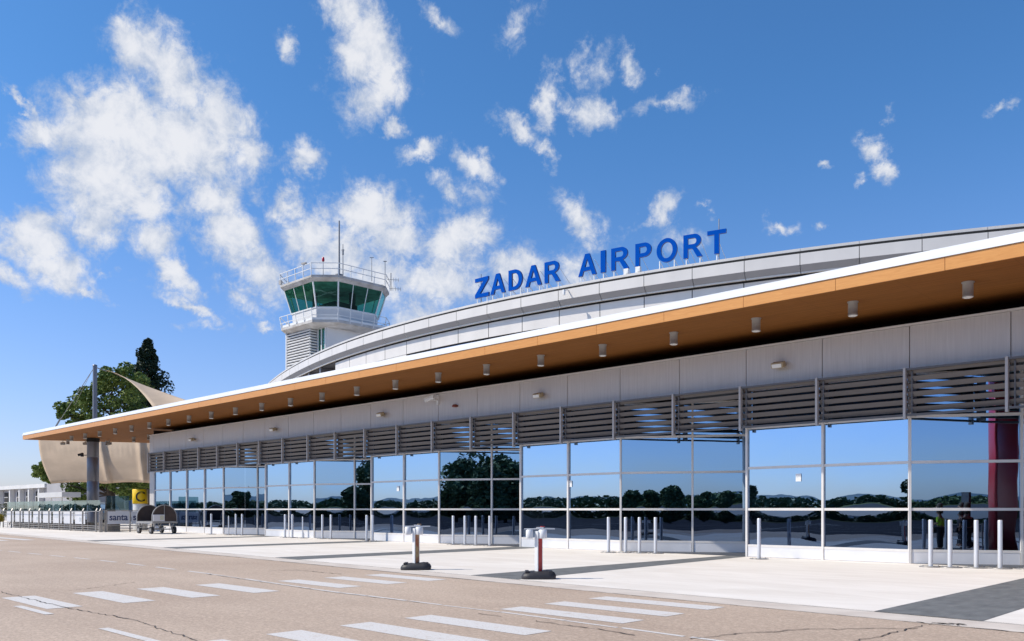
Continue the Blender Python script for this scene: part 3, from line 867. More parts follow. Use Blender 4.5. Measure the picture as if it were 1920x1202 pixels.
BLAB = ['silver bollard standing alone just right of the domed cart', 'thin short bollard between the lone one beyond the cart and a close pair', 'left bollard of the close pair in the farthest recessed bay', 'right bollard of the close pair in the farthest recessed bay',
 'leftmost silver bollard of the second recessed bay', 'second silver bollard of the second recessed bay', 'thin short bollard in the middle of the second recessed bay', 'fourth bollard of the second recessed bay', 'rightmost bollard of the second recessed bay',
 'left bollard of the pair left of the worn red delineator', 'right bollard of the pair left of the worn red delineator', 'leftmost of four bollards between the two delineators', 'second of four bollards between the two delineators', 'third of four bollards between the two delineators', 'rightmost of four bollards between the two delineators',
 'leftmost of four bollards right of the bright red delineator', 'second of four bollards right of the bright red delineator', 'third of four bollards right of the bright red delineator', 'rightmost of four bollards right of the bright red delineator', 'single bollard standing in front of the large flush glass panels',
 'first of the right hand row, before the red reflection', 'second of the right hand row near the person reflected in the glass', 'third of the right hand row near the reflected railings', 'fourth of the right hand row before the red panel', 'bollard cut off by the right edge of the photo']
for (px, X, Y, r), lb in zip(BL, BLAB):
    a, b = ray(px); X = a/b*Y
    if 'bollard' not in lb: lb = 'silver bollard, '+lb
    bollard(X, Y, r, 1.30 if r > .05 else 1.18, lb)

# ------------------------------------------------------------------ delineators
def delineator(px, py, red, label, s=1.0):
    X, Y = ground(px, py)
    t = thing('delineator_post', (X, Y, 0), label, 'barrier post', 'red and white posts at the road edge')
    ang = math.atan2(.6976, .7166)
    mb = MB()
    m = Matrix.Translation((X, Y, 0)) @ Matrix.Rotation(ang, 4, 'Z')
    prof = [(.39, .0), (.40, .05), (.36, .12), (.22, .165), (.12, .175)]
    rings = []
    n = 24
    for (rr, z) in prof:
        ring = []
        for i in range(n):
            th = 2*math.pi*i/n; cx_, sy_ = math.cos(th), math.sin(th)
            k = (abs(cx_)**5+abs(sy_)**5)**(-1/5)
            ring.append(m @ Vector((cx_*k*rr, sy_*k*rr*.62, .008+z+(.03 if (cx_ > .7 and .03 < z < .17) else 0))))
        rings.append(ring)
    vs = [v for r_ in rings for v in r_]
    mb.add(vs, [(j*n+i, j*n+(i+1) % n, (j+1)*n+(i+1) % n, (j+1)*n+i) for j in range(len(prof)-1) for i in range(n)], True)
    mb.add(rings[-1], [tuple(range(n))]); mb.add(rings[0], [tuple(range(n))[::-1]])
    mb.build('base', M['black'], t)
    mb = MB()
    for sx_ in (-1, 1):
        c = m @ Vector((sx_*.27, 0, .17)); mb.obox(c, (.09, .36, .05), ang)
    mb.build('base_grip', M['black'], t, bevel=.015)
    mb = MB(); mb.box(X-.05, X+.05, Y-.085, Y+.085, .16, 1.10); post = mb.build('post', M['white'], t, bevel=.006)
    mb = MB(); mb.box(X+.051, X+.058, Y-.062, Y+.055, .18, .93); mb.build('red_strip', red, post)
    mb = MB()
    c = m @ Vector((.02, 0, 1.15)); mb.obox(c, (.70, .10, .018), ang)
    c = m @ Vector((.03, 0, 1.175)); mb.obox(c, (.16, .12, .03), ang); mb.build('top_plate', M['white'], t)
    for u, w in ((-.21, .17), (.09, .20)):
        mb = MB(); c = m @ Vector((u, -.02, 1.035)); mb.lathe((c.x, c.y, .93), [(w/2-.01, 0), (w/2, .02), (w/2, .19), (w/2-.02, .205)], 14); mb.build('lamp_canister', M['white'], t)
    mb = MB(); c = m @ Vector((.09, 0, 1.2)); mb.obox(c, (.09, .04, .03), ang+.4); mb.build('clip', M['redworn'] if red == M['redworn'] else M['red'], t)


delineator(780, 1068.3, M['redworn'], 'white delineator post with peeling brownish red strip on dusty black foot, left of the two')
delineator(1010, 1085.5, M['red'], 'white delineator post with clean bright red strip on black rubber foot, right of the two')

# ------------------------------------------------------------------ cart
cX, cY = -55.6, 23.6
t = thing('baggage_cart', (cX, cY, 0), 'low four wheeled cart with two dark half round end boards parked by the banner fence', 'cart')
mb = MB()
xa, xb = -57.0, -54.6; ya, yb = 22.85, 24.45
for y in (ya, yb): mb.beam((xa-.1, y, .74), (xb+.1, y, .74), .05, .12)
for x in (xa-.1, (xa+xb)/2, xb+.1): mb.beam((x, ya, .74), (x, yb, .74), .05, .10)
mb.box(xa-.1, xb+.1, ya+.03, yb-.03, .79, .81)
mb.build('deck', M['galv'], t)
mb = MB()
for x in (xa+.25, xb-.25):
    mb.beam((x, ya+.1, .30), (x, yb-.1, .30), .07, .07)
    for y in (ya+.2, yb-.2): mb.beam((x, y, .3), (x-.25, y, .69), .05, .05); mb.beam((x, y, .3), (x+.25, y, .69), .05, .05)
mb.beam((xa+.25, (ya+yb)/2, .3), (xb-.25, (ya+yb)/2, .3), .08, .08)
mb.beam((xb-.2, (ya+yb)/2-.1, .35), (xb+.95, (ya+yb)/2-.35, .45), .06, .06)
for x in (xa, xa+.4): mb.beam((x, ya, .68), (x, ya, .4), .03, .03)
mb.beam((xa, ya, .4), (xa+.8, ya, .4), .03, .03)
mb.build('chassis', M['galv'], t)
for x in (xa+.25, xb-.25):
    for y in (ya+.05, yb-.05):
        mb = MB(); mb.tube((x, y-.07, .25), (x, y+.07, .25), .24, n=20); w_ = mb.build('wheel', M['black'], t)
        mb = MB(); mb.tube((x, y-.08, .25), (x, y+.08, .25), .11, n=14); mb.build('rim', M['galv'], w_)
for x in (xa, xb):
    n = 24; r = .80; yc = (ya+yb)/2
    prof = [(yc-r, .82), (yc+r, .82)]+[(yc+r*math.cos(math.pi*i/n), 1.08+r*math.sin(math.pi*i/n)) for i in range(n+1)]
    mb = MB(); k = len(prof)
    vs = [(x-.02, p[0], p[1]) for p in prof]+[(x+.02, p[0], p[1]) for p in prof]
    mb.add(vs, [tuple(range(k))[::-1], tuple(range(k, 2*k))]+[(i, (i+1) % k, k+(i+1) % k, k+i) for i in range(k)])
    eb = mb.build('end_board', M['brown'], t)
    mb = MB(); rim = [(yc-r, .82)]+prof[2:][::-1]+[(yc+r, .82)]
    for p, q in zip(rim[:-1], rim[1:]): mb.beam((x, p[0], p[1]), (x, q[0], q[1]), .07, .05)
    if x == xb: mb.beam((x+.03, yc-.02, .82), (x+.03, yc-.02, 1.88), .035, .035)
    mb.build('rim', M['galv'], eb)
mb = MB(); mb.box(xb+.05, xb+.12, ya+.02, yc-.03, .83, 1.26); bx_ = mb.build('notice_box', M['banner'], t, bevel=.01)
mb = MB(); mb.box(xb+.121, xb+.126, yc-.34, yc-.08, .9, 1.2); mb.build('printed_notice', mat('printed_paper', (.42, .40, .28), .7, col2=(.6, .6, .5), scale=30), bx_)

# ------------------------------------------------------------------ fence
FX = [-84.46, -82.05, -79.65, -77.24, -74.77, -72.37, -69.95, -67.52, -65.05, -62.45]
FY = 22.2
FN = thing('wind_fence', (-73, FY, 0), 'steel post fence with white boards and glass above, beside the canopy column', 'fence')
for i, x in enumerate(FX+[-61.75]):
    mb = MB(); mb.beam((x, FY, 0), (x, FY, 1.5), .09, .09); mb.beam((x, FY, 1.47), (x-.1, FY+.12, 1.66), .07, .07); mb.beam((x, FY+.35, 0), (x, FY+.35, 1.45), .04, .04); mb.beam((x, FY, 1.3), (x, FY+.35, 1.3), .03, .03)
    mb.build('fence_post', M['steel'], FN)
mb = MB()
for z in (.12, .28, .42, 1.45): mb.tube((FX[0], FY, z), (-61.75, FY, z), .022, n=8)
mb.build('fence_rail', M['steel'], FN)
for i in range(8):
    mb = MB(); mb.box(FX[i]+.3, FX[i+1]-.12, FY+.20, FY+.23, .52, 1.46); pn = mb.build('fence_board', M['banner'], FN)
    if i in (3, 7):
        me = text_mesh('sa', .62, .012); put(me, 'lettering', M['faint'], pn, ((FX[i]+FX[i+1])/2+.15, FY+.193, .72), (R(90), 0, 0))
    if i == 5:
        mb = MB(); mb.box(FX[i]+.7, FX[i]+1.5, FY+.19, FY+.198, .95, 1.2); mb.build('lettering', M['faint'], pn)
for i in range(9):
    mb = MB(); mb.box(FX[i]+.05, FX[i+1]-.05, FY+.30, FY+.315, 1.47, 2.25); mb.build('glass_screen', M['screen'], FN)
mb = MB(); mb.box(-84.4, -62.3, FY+.75, FY+1.6, 0, .62)
pt_ = mb.build('stone_planter', M['planter'], None, 'low dark stone planter running behind the white fence boards', 'planter', bevel=.03)
FN2 = thing('banner_fence', (-61.75, 24.0, 0), 'mesh fence with grey santa banners between the glass screen and the terminal wall', 'fence')
mb = MB()
for z in (.08, .45, 1.52): mb.tube((-61.7, FY+.1, z), (-61.7, 25.9, z), .022, n=8)
mb.build('fence_rail', M['steel'], FN2)
for y in (22.32, 22.62, 24.25, 25.85):
    mb = MB(); mb.beam((-61.7, y, 0), (-61.7, y, 1.55), .08, .08); mb.build('fence_post', M['steel'], FN2)
mb = MB()
for k in range(44):
    y = 22.5+k*.077; mb.tube((-61.72, y, .08), (-61.72, y, .52), .008, n=5)
for k in range(4): mb.tube((-61.72, 22.5, .15+k*.09), (-61.72, 25.8, .15+k*.09), .006, n=5)
mb.build('wire_mesh', M['galv'], FN2)
for y0, y1 in ((22.68, 24.18), (24.32, 25.8)):
    mb = MB(); mb.box(-61.66, -61.64, y0, y1, .56, 1.46); bn = mb.build('banner', M['banner'], FN2)
    me = text_mesh('santa', .66, .012); o = put(me, 'lettering', M['navy'], bn, (-61.63, (y0+y1)/2, .83), (R(90), 0, R(90)))
    o.scale.x = 1.45/max(.1, o.dimensions.x) if False else .93
for y0, y1 in ((22.65, 24.2), ):
    mb = MB(); mb.box(-61.8, -61.79, y0, y1, 1.55, 2.55); mb.build('glass_screen', M['screen'], FN2)

# ------------------------------------------------------------------ gate sign C
gx, gy = -64.5, 26.1
t = thing('gate_sign', (gx, gy, 0), 'round yellow drum sign with black letter C on a white drum by the terminal corner', 'sign')
mb = MB(); mb.lathe((gx, gy, 2.02), [(.52, 0), (.545, .02), (.545, 1.06), (.52, 1.09), (.1, 1.1)], 32); dm = mb.build('yellow_drum', M['yellow'], t)
mb = MB(); mb.lathe((gx, gy, 0), [(.50, 0), (.50, 2.0)], 32); mb.build('white_drum', M['white'], t)
me = text_mesh('C', 1.05, .012, .0)
xs = [v.co.x for v in me.vertices]; ys = [v.co.y for v in me.vertices]; mxx = (min(xs)+max(xs))/2; myy = (min(ys)+max(ys))/2
bm = bmesh.new(); bm.from_mesh(me); bmesh.ops.subdivide_edges(bm, edges=bm.edges, cuts=2); bm.to_mesh(me); bm.free()
vd = math.atan2(-gy, -gx)
for v in me.vertices:
    th = vd+(v.co.x-mxx)/.55; z = v.co.y-myy+2.55
    v.co = (gx+.553*math.cos(th)-ORG[t.name].x, gy+.553*math.sin(th)-ORG[t.name].y, z)
me.materials.append(M['ink']); o = bpy.data.objects.new('letter', me); COL.objects.link(o); o.parent = dm

# ------------------------------------------------------------------ control tower
TX, TY = -63.5, 42.8
TW = thing('control_tower', (TX, TY, 0), 'white control tower with green slanted glass cab and railings behind the curved roof', 'tower')


def octo(S, l): return [(TX+a, TY+b) for a, b in ((-S+l, -S), (S-l, -S), (S, -S+l), (S, S-l), (S-l, S), (-S+l, S), (-S, S-l), (-S, -S+l))]


mb = MB(); mb.box(TX-3.1, TX+2.6, TY-2.63, TY+3.2, 0, 17.2); mb.build('shaft', M['stone'], TW)
mb = MB(); mb.box(TX-2.5, TX+1.05, TY-3.25, TY-2.64, 0, 17.18); mb.build('louvre_core', M['gap'], TW)
mb = MB(); z = 7.0
while z < 17.1:
    mb.obox((TX-.725, TY-3.30, z), (3.75, .20, .10), 0, R(38)); mb.obox((TX+1.12, TY-2.98, z), (.72, .20, .10), R(90), R(38)); z += .235
mb.box(TX-2.66, TX-2.52, TY-3.4, TY-2.65, 0, 17.15)
mb.build('louvre_slats', M['stone'], TW)
mb = MB()
for x0, x1 in ((1.34, 1.44), (1.84, 1.96), (2.42, 2.5)): mb.box(TX+x0, TX+x1, TY-2.72, TY-2.635, 7, 17.0)
sf = mb.build('stair_window', M['white'], TW)
mb = MB(); mb.box(TX+1.44, TX+1.84, TY-2.66, TY-2.64, 7, 16.9); mb.box(TX+1.96, TX+2.42, TY-2.66, TY-2.64, 7, 16.9); mb.build('pane', M['towerglass'], sf)
mb = MB(); mb.frus(octo(3.3, 1.3), 16.95, octo(3.9, 1.45), 17.2); mb.frus(octo(3.95, 1.5), 17.2, octo(3.95, 1.5), 17.42); mb.build('balcony', M['rust'], TW)
mb = MB(); mb.frus(octo(3.15, 1.3), 17.42, octo(3.2, 1.3), 18.66); mb.build('cab_base', M['stone'], TW)
O0, O1 = octo(3.22, 1.3), octo(3.76, 1.5)


def lerp(a, b, t_): return (a[0]+(b[0]-a[0])*t_, a[1]+(b[1]-a[1])*t_)


fr = MB(); cabp = []
for i in range(8):
    j = (i+1) % 8; n = 3 if i % 2 == 0 else 1
    for k in range(n):
        a0, b0 = lerp(O0[i], O0[j], k/n), lerp(O0[i], O0[j], (k+1)/n)
        a1, b1 = lerp(O1[i], O1[j], k/n), lerp(O1[i], O1[j], (k+1)/n)
        fr.beam((*a0, 18.62), (*a1, 20.68), .10 if k == 0 else .06, .10 if k == 0 else .06)
        cabp.append([(*a0, 18.66), (*b0, 18.66), (*b1, 20.66), (*a1, 20.66)])
    fr.beam((*O0[i], 18.66), (*O0[j], 18.66), .08, .08)
cf = fr.build('cab_frame', M['white'], TW)
for q in cabp:
    mb = MB(); mb.add(q, [(0, 1, 2, 3)]); mb.build('cab_window', M['towerglass'], cf)
mb = MB(); mb.frus(octo(2.9, 1.2), 18.3, octo(2.9, 1.2), 18.6)
mb.box(TX-2.0, TX+1.6, TY-1.2, TY+1.2, 18.6, 19.6)
mb.box(TX-1.2, TX-.9, TY-1.6, TY-1.3, 18.6, 20.65); mb.box(TX+1.2, TX+1.6, TY+.6, TY+1.0, 18.6, 20.65)
mb.build('cab_console', M['dark'], TW)
mb = MB(); mb.frus(octo(3.80, 1.5), 20.66, octo(4.05, 1.6), 20.95); mb.frus(octo(4.05, 1.6), 20.95, octo(4.05, 1.6), 21.12); mb.build('cab_roof', M['rust'], TW)
mb = MB(); mb.frus(octo(4.0, 1.58), 21.12, octo(3.9, 1.55), 21.18); mb.build('roof_membrane', M['tar'], TW)


def railing(S, l, z0, z1, rails, outward=.0, mat_=M['white'], npost=3, name='railing', w=.05):
    mb = MB(); A, B = octo(S, l), octo(S+outward, l+outward*.5)
    for i in range(8):
        j = (i+1) % 8; n = npost if i % 2 == 0 else 1
        for k in range(n):
            a, b = lerp(A[i], A[j], k/n), lerp(B[i], B[j], k/n); mb.beam((*a, z0), (*b, z1), w, w)
        for r_ in rails:
            f_ = (r_-z0)/(z1-z0); a = lerp(A[i], B[i], f_); b = lerp(A[j], B[j], f_); mb.beam((*a, r_), (*b, r_), w*.8, w*.8)
    return mb.build(name, mat_, TW)


railing(4.0, 1.58, 20.9, 22.1, (21.65, 22.1), .1, npost=4, w=.06)
railing(3.92, 1.5, 17.25, 18.35, (17.8, 18.35), .15, npost=4, w=.055)
mb = MB()   # kick plate panels behind the balcony rail
for i, (a, b) in enumerate(zip(octo(3.9, 1.5), octo(3.9, 1.5)[1:]+octo(3.9, 1.5)[:1])):
    mb.add([(*a, 17.42), (*b, 17.42), (*b, 17.62), (*a, 17.62)], [(0, 1, 2, 3)])
mb.build('kick_plate', M['white'], TW)


def mast(px, py0, py1, d, r, m_=M['galv'], extra=None, name='antenna', label=None):
    a = pt(px, py0, d); b = pt(px, py1, d); a.z = max(21.1, min(a.z, 21.3)) if py0 > 480 and py0 < 515 else a.z
    mb = MB(); mb.tube(a, b, r, r*.7, n=8)
    if extra: extra(mb, a, b)
    return mb.build(name, m_, TW, label)


mast(636, 505, 414, 74, .09, extra=lambda mb, a, b: (mb.tube(a, a+Vector((0, 0, .7)), .22, .2), mb.tube(a+Vector((0, 0, .7)), a+Vector((0, 0, .85)), .34, .34)))
mast(643, 505, 458, 73, .045, extra=lambda mb, a, b: (mb.beam(b+Vector((-.12, -.12, -.5)), b+Vector((.12, .12, -.5)), .03, .03), mb.tube(b-Vector((0, 0, .9)), b-Vector((0, 0, .45)), .08, .08)))
mast(606, 511, 490, 72, .03)
mb = MB(); p = pt(606, 488, 72); mb.lathe(p, [(.10, -.1), (.12, .0), (.10, .22), (.03, .28)], 10); mb.build('beacon', mat('red_beacon', (.5, .01, .03), .3), TW)
mast(697, 510, 483, 73, .03, extra=lambda mb, a, b: mb.beam(b+Vector((-.12, -.12, 0)), b+Vector((.12, .12, 0)), .04, .05))
mast(722, 535, 489, 74, .04, extra=lambda mb, a, b: mb.beam(b+Vector((-.1, -.1, -.05)), b+Vector((.1, .1, -.05)), .06, .06))
mb = MB()
for px, py in ((742, 541), (738, 524)):
    a = pt(px-12, py, 74); b = pt(px+10, py+1, 74); mb.beam(a, b, .03, .03)
    for k in range(4):
        c = a.lerp(b, .3+k*.22); mb.beam(c-Vector((0, 0, .18)), c+Vector((0, 0, .18)), .02, .02)
a = pt(733, 545, 74); b = pt(733, 512, 74); mb.tube(a, b, .04)
mb.build('yagi_antenna', M['galv'], TW)
mb = MB(); a = pt(526, 530, 73); mb.obox(a, (.25, .2, .35), .3); a = pt(570, 494, 71); mb.obox(a, (.5, .2, .12), .3); mb.build('roof_lamp', M['rust'], TW)

# ------------------------------------------------------------------ shade sail
SP = pt(178, 955, 84)
SA = thing('shade_sail', (SP.x, SP.y, 0), 'beige tensioned shade sail on a grey mast behind the far canopy end', 'shade sail')


def patch(name, rows, m, fold=None):
    """rows of (px,py,d) points, lofted"""
    mb = MB(); w = len(rows[0]); vs = [pt(*p) for r in rows for p in r]
    mb.add(vs, [(j*w+i, j*w+i+1, (j+1)*w+i+1, (j+1)*w+i) for j in range(len(rows)-1) for i in range(w-1)], True)
    o = mb.build(name, m, SA)
    s_ = o.modifiers.new('thick', 'SOLIDIFY'); s_.thickness = .03
    return o


rows = []; NR, NC = 14, 56
for j in range(NR+1):
    t_ = j/NR; row = []
    xl = 72+26*t_-4*math.sin(math.pi*t_)*(1); xl = 72+8*t_+16*t_**1.0-6*math.sin(math.pi*t_)+0
    for i in range(NC+1):
        u = i/NC; px = xl+(292-xl)*u
        ybot = 907-3*math.sin(math.pi*min(1, u/.52))-(3 if u > .52 else 0)*math.sin(math.pi*max(0, (u-.52)/.48))
        py = 817+(ybot-817)*t_
        d = 86-4.5*u
        d += -.5*math.sin(math.pi*t_)*math.sin(math.pi*u)
        for c0 in (.53, .86):
            d -= .45*math.exp(-((u-c0-.03*t_)/.02)**2)
        d += .05*math.sin(u*140)*math.exp(-((t_-.32)/.12)**2) if t_ < .42 else 0
        row.append((px, py, d))
    rows.append(row)
patch('membrane', rows, M['sail'])
rows = []
for j in range(9):
    t_ = j/8; row = []
    for i in range(13):
        u = i/12
        # left concave edge and right edge from the peak
        lx = 197+ (300-197)*t_; ly = 694+(786-694)*(t_**1.35)-6*math.sin(math.pi*t_)*0
        lx = 197+98*t_; ly = 694+20*t_+62*t_**2.2
        rx = 197+215*t_; ry = 694+ 62*t_**.9+16*t_
        row.append((lx+(rx-lx)*u, ly+(ry-ly)*u, 93-13*t_+1.0*math.sin(math.pi*u)*t_))
    rows.append(row)
patch('membrane', rows, M['sail'])
mb = MB(); a = pt(178, 687, 84); mb.tube((a.x, a.y, 0), a, .25, .20, n=16); mb.lathe(a, [(.22, 0), (.22, .12), (.05, .2)], 16); mb.build('mast', M['column'], SA)
mb = MB(); mb.tube(pt(180, 689, 84), pt(199, 696, 86), .05, n=6); mb.tube(pt(176, 690, 84), pt(95, 815, 86), .03, n=6); mb.tube(pt(173, 694, 84), pt(140, 760, 90), .02, n=6)
mb.beam(pt(104, 801, 85), pt(114, 784, 85), .14, .1)
mb.build('guy_cable', M['steel'], SA)

# ------------------------------------------------------------------ trees
def leaves(mb, c, r, n, size, squash=1.0, rnd=random):
    for _ in range(n):
        while True:
            v = Vector((rnd.uniform(-1, 1), rnd.uniform(-1, 1), rnd.uniform(-1, 1)))
            if v.length <= 1: break
        v = v.normalized()*(v.length**.45)
        p = Vector(c)+Vector((v.x*r, v.y*r, v.z*r*squash))
        s = size*rnd.uniform(.6, 1.4)
        a = Vector((rnd.gauss(0, 1), rnd.gauss(0, 1), rnd.gauss(0, .6))).normalized(); b = a.orthogonal().normalized()
        b = (b*math.cos(rnd.random()*6.3)+a.cross(b)*math.sin(rnd.random()*6.3)).normalized()
        mb.add([p-a*s*.5, p+b*s*.28, p+a*s*.5, p-b*s*.28], [(0, 1, 2, 3)])


rnd = random.Random(21)
TP = pt(206, 955, 94)
tr = thing('pine_tree', (TP.x, TP.y, 0), 'broad green pine behind the shade sail and canopy', 'tree')
mb = MB(); tpts = [(TP.x, TP.y, 0), (TP.x+.2, TP.y, 3), (TP.x-.2, TP.y+.1, 6), (TP.x+.3, TP.y, 9), (TP.x+.2, TP.y, 13)]
for k, (p, q) in enumerate(zip(tpts[:-1], tpts[1:])): mb.tube(p, q, .62-.13*k, .49-.13*k, n=10)
cl = []
for px, py, rp in ((215, 715, 22), (190, 725, 20), (235, 705, 17), (165, 740, 24), (150, 755, 20), (128, 768, 16), (210, 750, 30), (245, 740, 30), (180, 770, 26), (120, 775, 12),
                   (140, 790, 22), (170, 800, 24), (215, 790, 30), (255, 775, 30), (285, 790, 26), (230, 820, 30), (270, 820, 28), (300, 815, 20),
                   (255, 718, 20), (200, 700, 14), (236, 697, 10), (78, 885, 13), (90, 900, 9), (68, 878, 7), (85, 870, 8), (100, 870, 20), (120, 850, 20),
                   (150, 915, 22), (175, 910, 20), (240, 905, 26), (262, 912, 22), (230, 925, 18), (140, 922, 12), (155, 935, 8), (205, 905, 20), (276, 900, 20)):
    cl.append((px, py, rp))
for px, py, rp in cl:
    d = 94+rnd.uniform(-2.2, 2.2); c = pt(px, py, d)
    m0 = Vector((TP.x, TP.y, max(3.2, c.z-2.2))); mb.tube(m0, c, .10, .03, n=6, cap=False)
mb.build('trunk', M['bark'], tr)
mb = MB()
for px, py, rp in cl:
    r = rp*94/F
    for s_ in range(5):
        d = 94+rnd.uniform(-2.6, 2.6); c = pt(px, py, d)+Vector((rnd.gauss(0, .35), rnd.gauss(0, .35), rnd.gauss(0, .3)))*r
        leaves(mb, c, r*rnd.uniform(.5, .85), 190, .34, .75, rnd)
mb.build('crown', M['pine'], tr)
# dark conifer
CP = pt(277, 955, 104)
tr = thing('dark_conifer', (CP.x, CP.y, 0), 'tall dark pointed conifer behind the broad pine', 'tree')
mb = MB(); mb.tube((CP.x, CP.y, 0), pt(277, 648, 104), .4, .05, n=8); mb.build('trunk', M['bark'], tr)
mb = MB(); z0, z1 = 5.0, H+(955-641)*104/F
for k in range(240):
    f = k/239; z = z1-(z1-z0)*f**.9
    rr = min(2.7, .3+4.2*min(1, f*1.7)**.9)
    th = rnd.uniform(0, 6.283); rad = rr*rnd.uniform(.3, 1.0)*(.92+.45*noise.noise(Vector((math.cos(th)*2, math.sin(th)*2, z*.8))))
    c = (CP.x+math.cos(th)*rad, CP.y+math.sin(th)*rad, z)
    leaves(mb, c, .35+.5*min(1, f*2), 95, .34, 1.35, rnd)
mb.build('crown', M['cypress'], tr)


def shrub(x, y, r, z, m, label, n=260, size=.16, name='shrub'):
    t = thing(name, (x, y, 0), label, 'shrub')
    mb = MB()
    for k in range(4): mb.tube((x, y, 0), (x+rnd.uniform(-.5, .5)*r, y+rnd.uniform(-.5, .5)*r, z*.7), .03, .015, n=5)
    mb.build('stem', M['bark'], t)
    mb = MB()
    for k in range(6): leaves(mb, (x+rnd.uniform(-.6, .6)*r, y+rnd.uniform(-.6, .6)*r, z*rnd.uniform(.35, .8)), r*.5, n//3, size, .9, rnd)
    mb.build('foliage', m, t)


p = pt(-1, 955, 73); shrub(p.x, p.y, .55, 1.45, M['yellowbush'], 'bush with yellow leaves at the far left end of the fence', name='flowering_bush')
for k, (px, hh) in enumerate(((18, 2.5), (33, 2.6), (50, 2.2), (68, 2.2), (92, 2.0))):
    p = pt(px, 955, 84); shrub(p.x, p.y, .75, hh, M['shrub'], 'green planter shrub behind the fence, %s from the left' % ordw[k])

# ------------------------------------------------------------------ low building at the left
B0 = -137.0; B1 = -114.5; BY = 35.0
LB = thing('low_white_building', (-125, 36, 0), 'low white flat roofed building with pilasters and dark windows at the far left', 'building')
mb = MB(); mb.box(B0, B1, BY+.25, BY+8, 0, 4.3); mb.build('wall', M['wallgrey'], LB)
mb = MB(); mb.box(B0, B1+.4, BY-.5, BY+8.3, 4.3, 4.78); mb.build('roof', M['wallwhite'], LB)
rf = LB
for px in (2, 23, 41, 58.5, 77.5):
    x = onY(px, BY); mb = MB(); mb.box(x-.22, x+.22, BY-.35, BY+.24, 0, 4.28); mb.build('pilaster', M['wallwhite'], LB)
for a, b in ((9, 16), (33, 40), (50, 57), (68, 76)):
    x, y = onY(a, BY+.2), onY(b, BY+.2); mb = MB(); mb.box(x, y, BY+.14, BY+.24, 1.2, 3.9); w_ = mb.build('window', M['gap'], LB)
    mb = MB()
    for k in range(3): mb.box(x, y, BY+.10, BY+.13, 1.8+k*.7, 1.86+k*.7)
    mb.build('frame', M['frame'], w_)
KB = thing('grey_annex', (*pt(118, 955, 98).xy, 0), 'grey annex wall with a white canopy slab between the low building and the column', 'building')
a, b = pt(90, 955, 104), pt(140, 955, 100)


def vwall(mb, a, b, z0, z1, th):
    mb.beam((a.x, a.y, (z0+z1)/2), (b.x, b.y, (z0+z1)/2), th, z1-z0)


mb = MB(); vwall(mb, a, b, 0, 4.75, .3); mb.build('wall', M['wallgrey'], KB)
a, b = pt(88, 955, 92), pt(134, 955, 89)
mb = MB(); mb.beam((a.x, a.y, 3.1), (b.x, b.y, 3.15), 2.0, .52); mb.build('canopy_slab', M['wallwhite'], KB)
for px in (96, 116, 131):
    q = pt(px, 955, 91); mb = MB(); mb.tube((q.x, q.y, 0), (q.x, q.y, 2.9), .09, n=8); mb.build('post', M['white'], KB)
# white building glimpse behind the column
q0, q1 = pt(222, 955, 112), pt(252, 955, 112)
mb = MB(); vwall(mb, pt(214, 955, 118), pt(262, 955, 116), 0, 4.5, 2.0)
gb = thing('grey_hut', (*pt(235, 955, 116).xy, 0), 'grey hut wall seen under the sail between the tree trunk and the yellow sign', 'building')
mb.build('wall', M['wallgrey'], gb)
mb = MB(); vwall(mb, pt(242, 955, 113), pt(248, 955, 113), 1.2, 3.9, .2); mb.build('window', M['glass'], gb)


def van(px, d, label, yaw, bodym=None):
    c = pt(px, 955, d)
    t = thing('parked_van', (c.x, c.y, 0), label, 'van', rz=yaw); local(t)
    prof = [(-2.4, .45), (-2.45, 1.1), (-2.35, 2.2), (-2.1, 2.4), (1.2, 2.4), (1.75, 1.5), (2.5, 1.15), (2.6, .8), (2.55, .45)]
    mb = MB(); k = len(prof); vs = [(p[0], -.95, p[1]) for p in prof]+[(p[0], .95, p[1]) for p in prof]
    mb.add(vs, [tuple(range(k)), tuple(range(k, 2*k))[::-1]]+[((i+1) % k, i, k+i, k+(i+1) % k) for i in range(k)])
    mb.build('body', M['white'], t, bevel=.06)
    mb = MB()
    for s_ in (-1, 1):
        for x0, x1 in ((-2.1, -.8), (-.65, .4), (.5, 1.15)): mb.box(x0, x1, s_*.955-.005, s_*.955+.005, 1.45, 2.15)
    mb.add([(1.28, -.8, 2.3), (1.28, .8, 2.3), (1.78, .8, 1.52), (1.78, -.8, 1.52)], [(0, 1, 2, 3)])
    mb.build('window', M['glass'], t)
    for x in (-1.6, 1.6):
        for s_ in (-1, 1):
            mb = MB(); mb.tube((x, s_*.98-.1, .36), (x, s_*.98+.1, .36), .36, n=18); w_ = mb.build('wheel', M['black'], t)
            mb = MB(); mb.tube((x, s_*.98-.11, .36), (x, s_*.98+.11, .36), .2, n=12); mb.build('rim', M['galv'], w_)


van(156, 94, 'white van parked just left of the canopy column behind the fence', R(40))
van(190, 99, 'white van parked just right of the canopy column behind the glass screen', R(100))

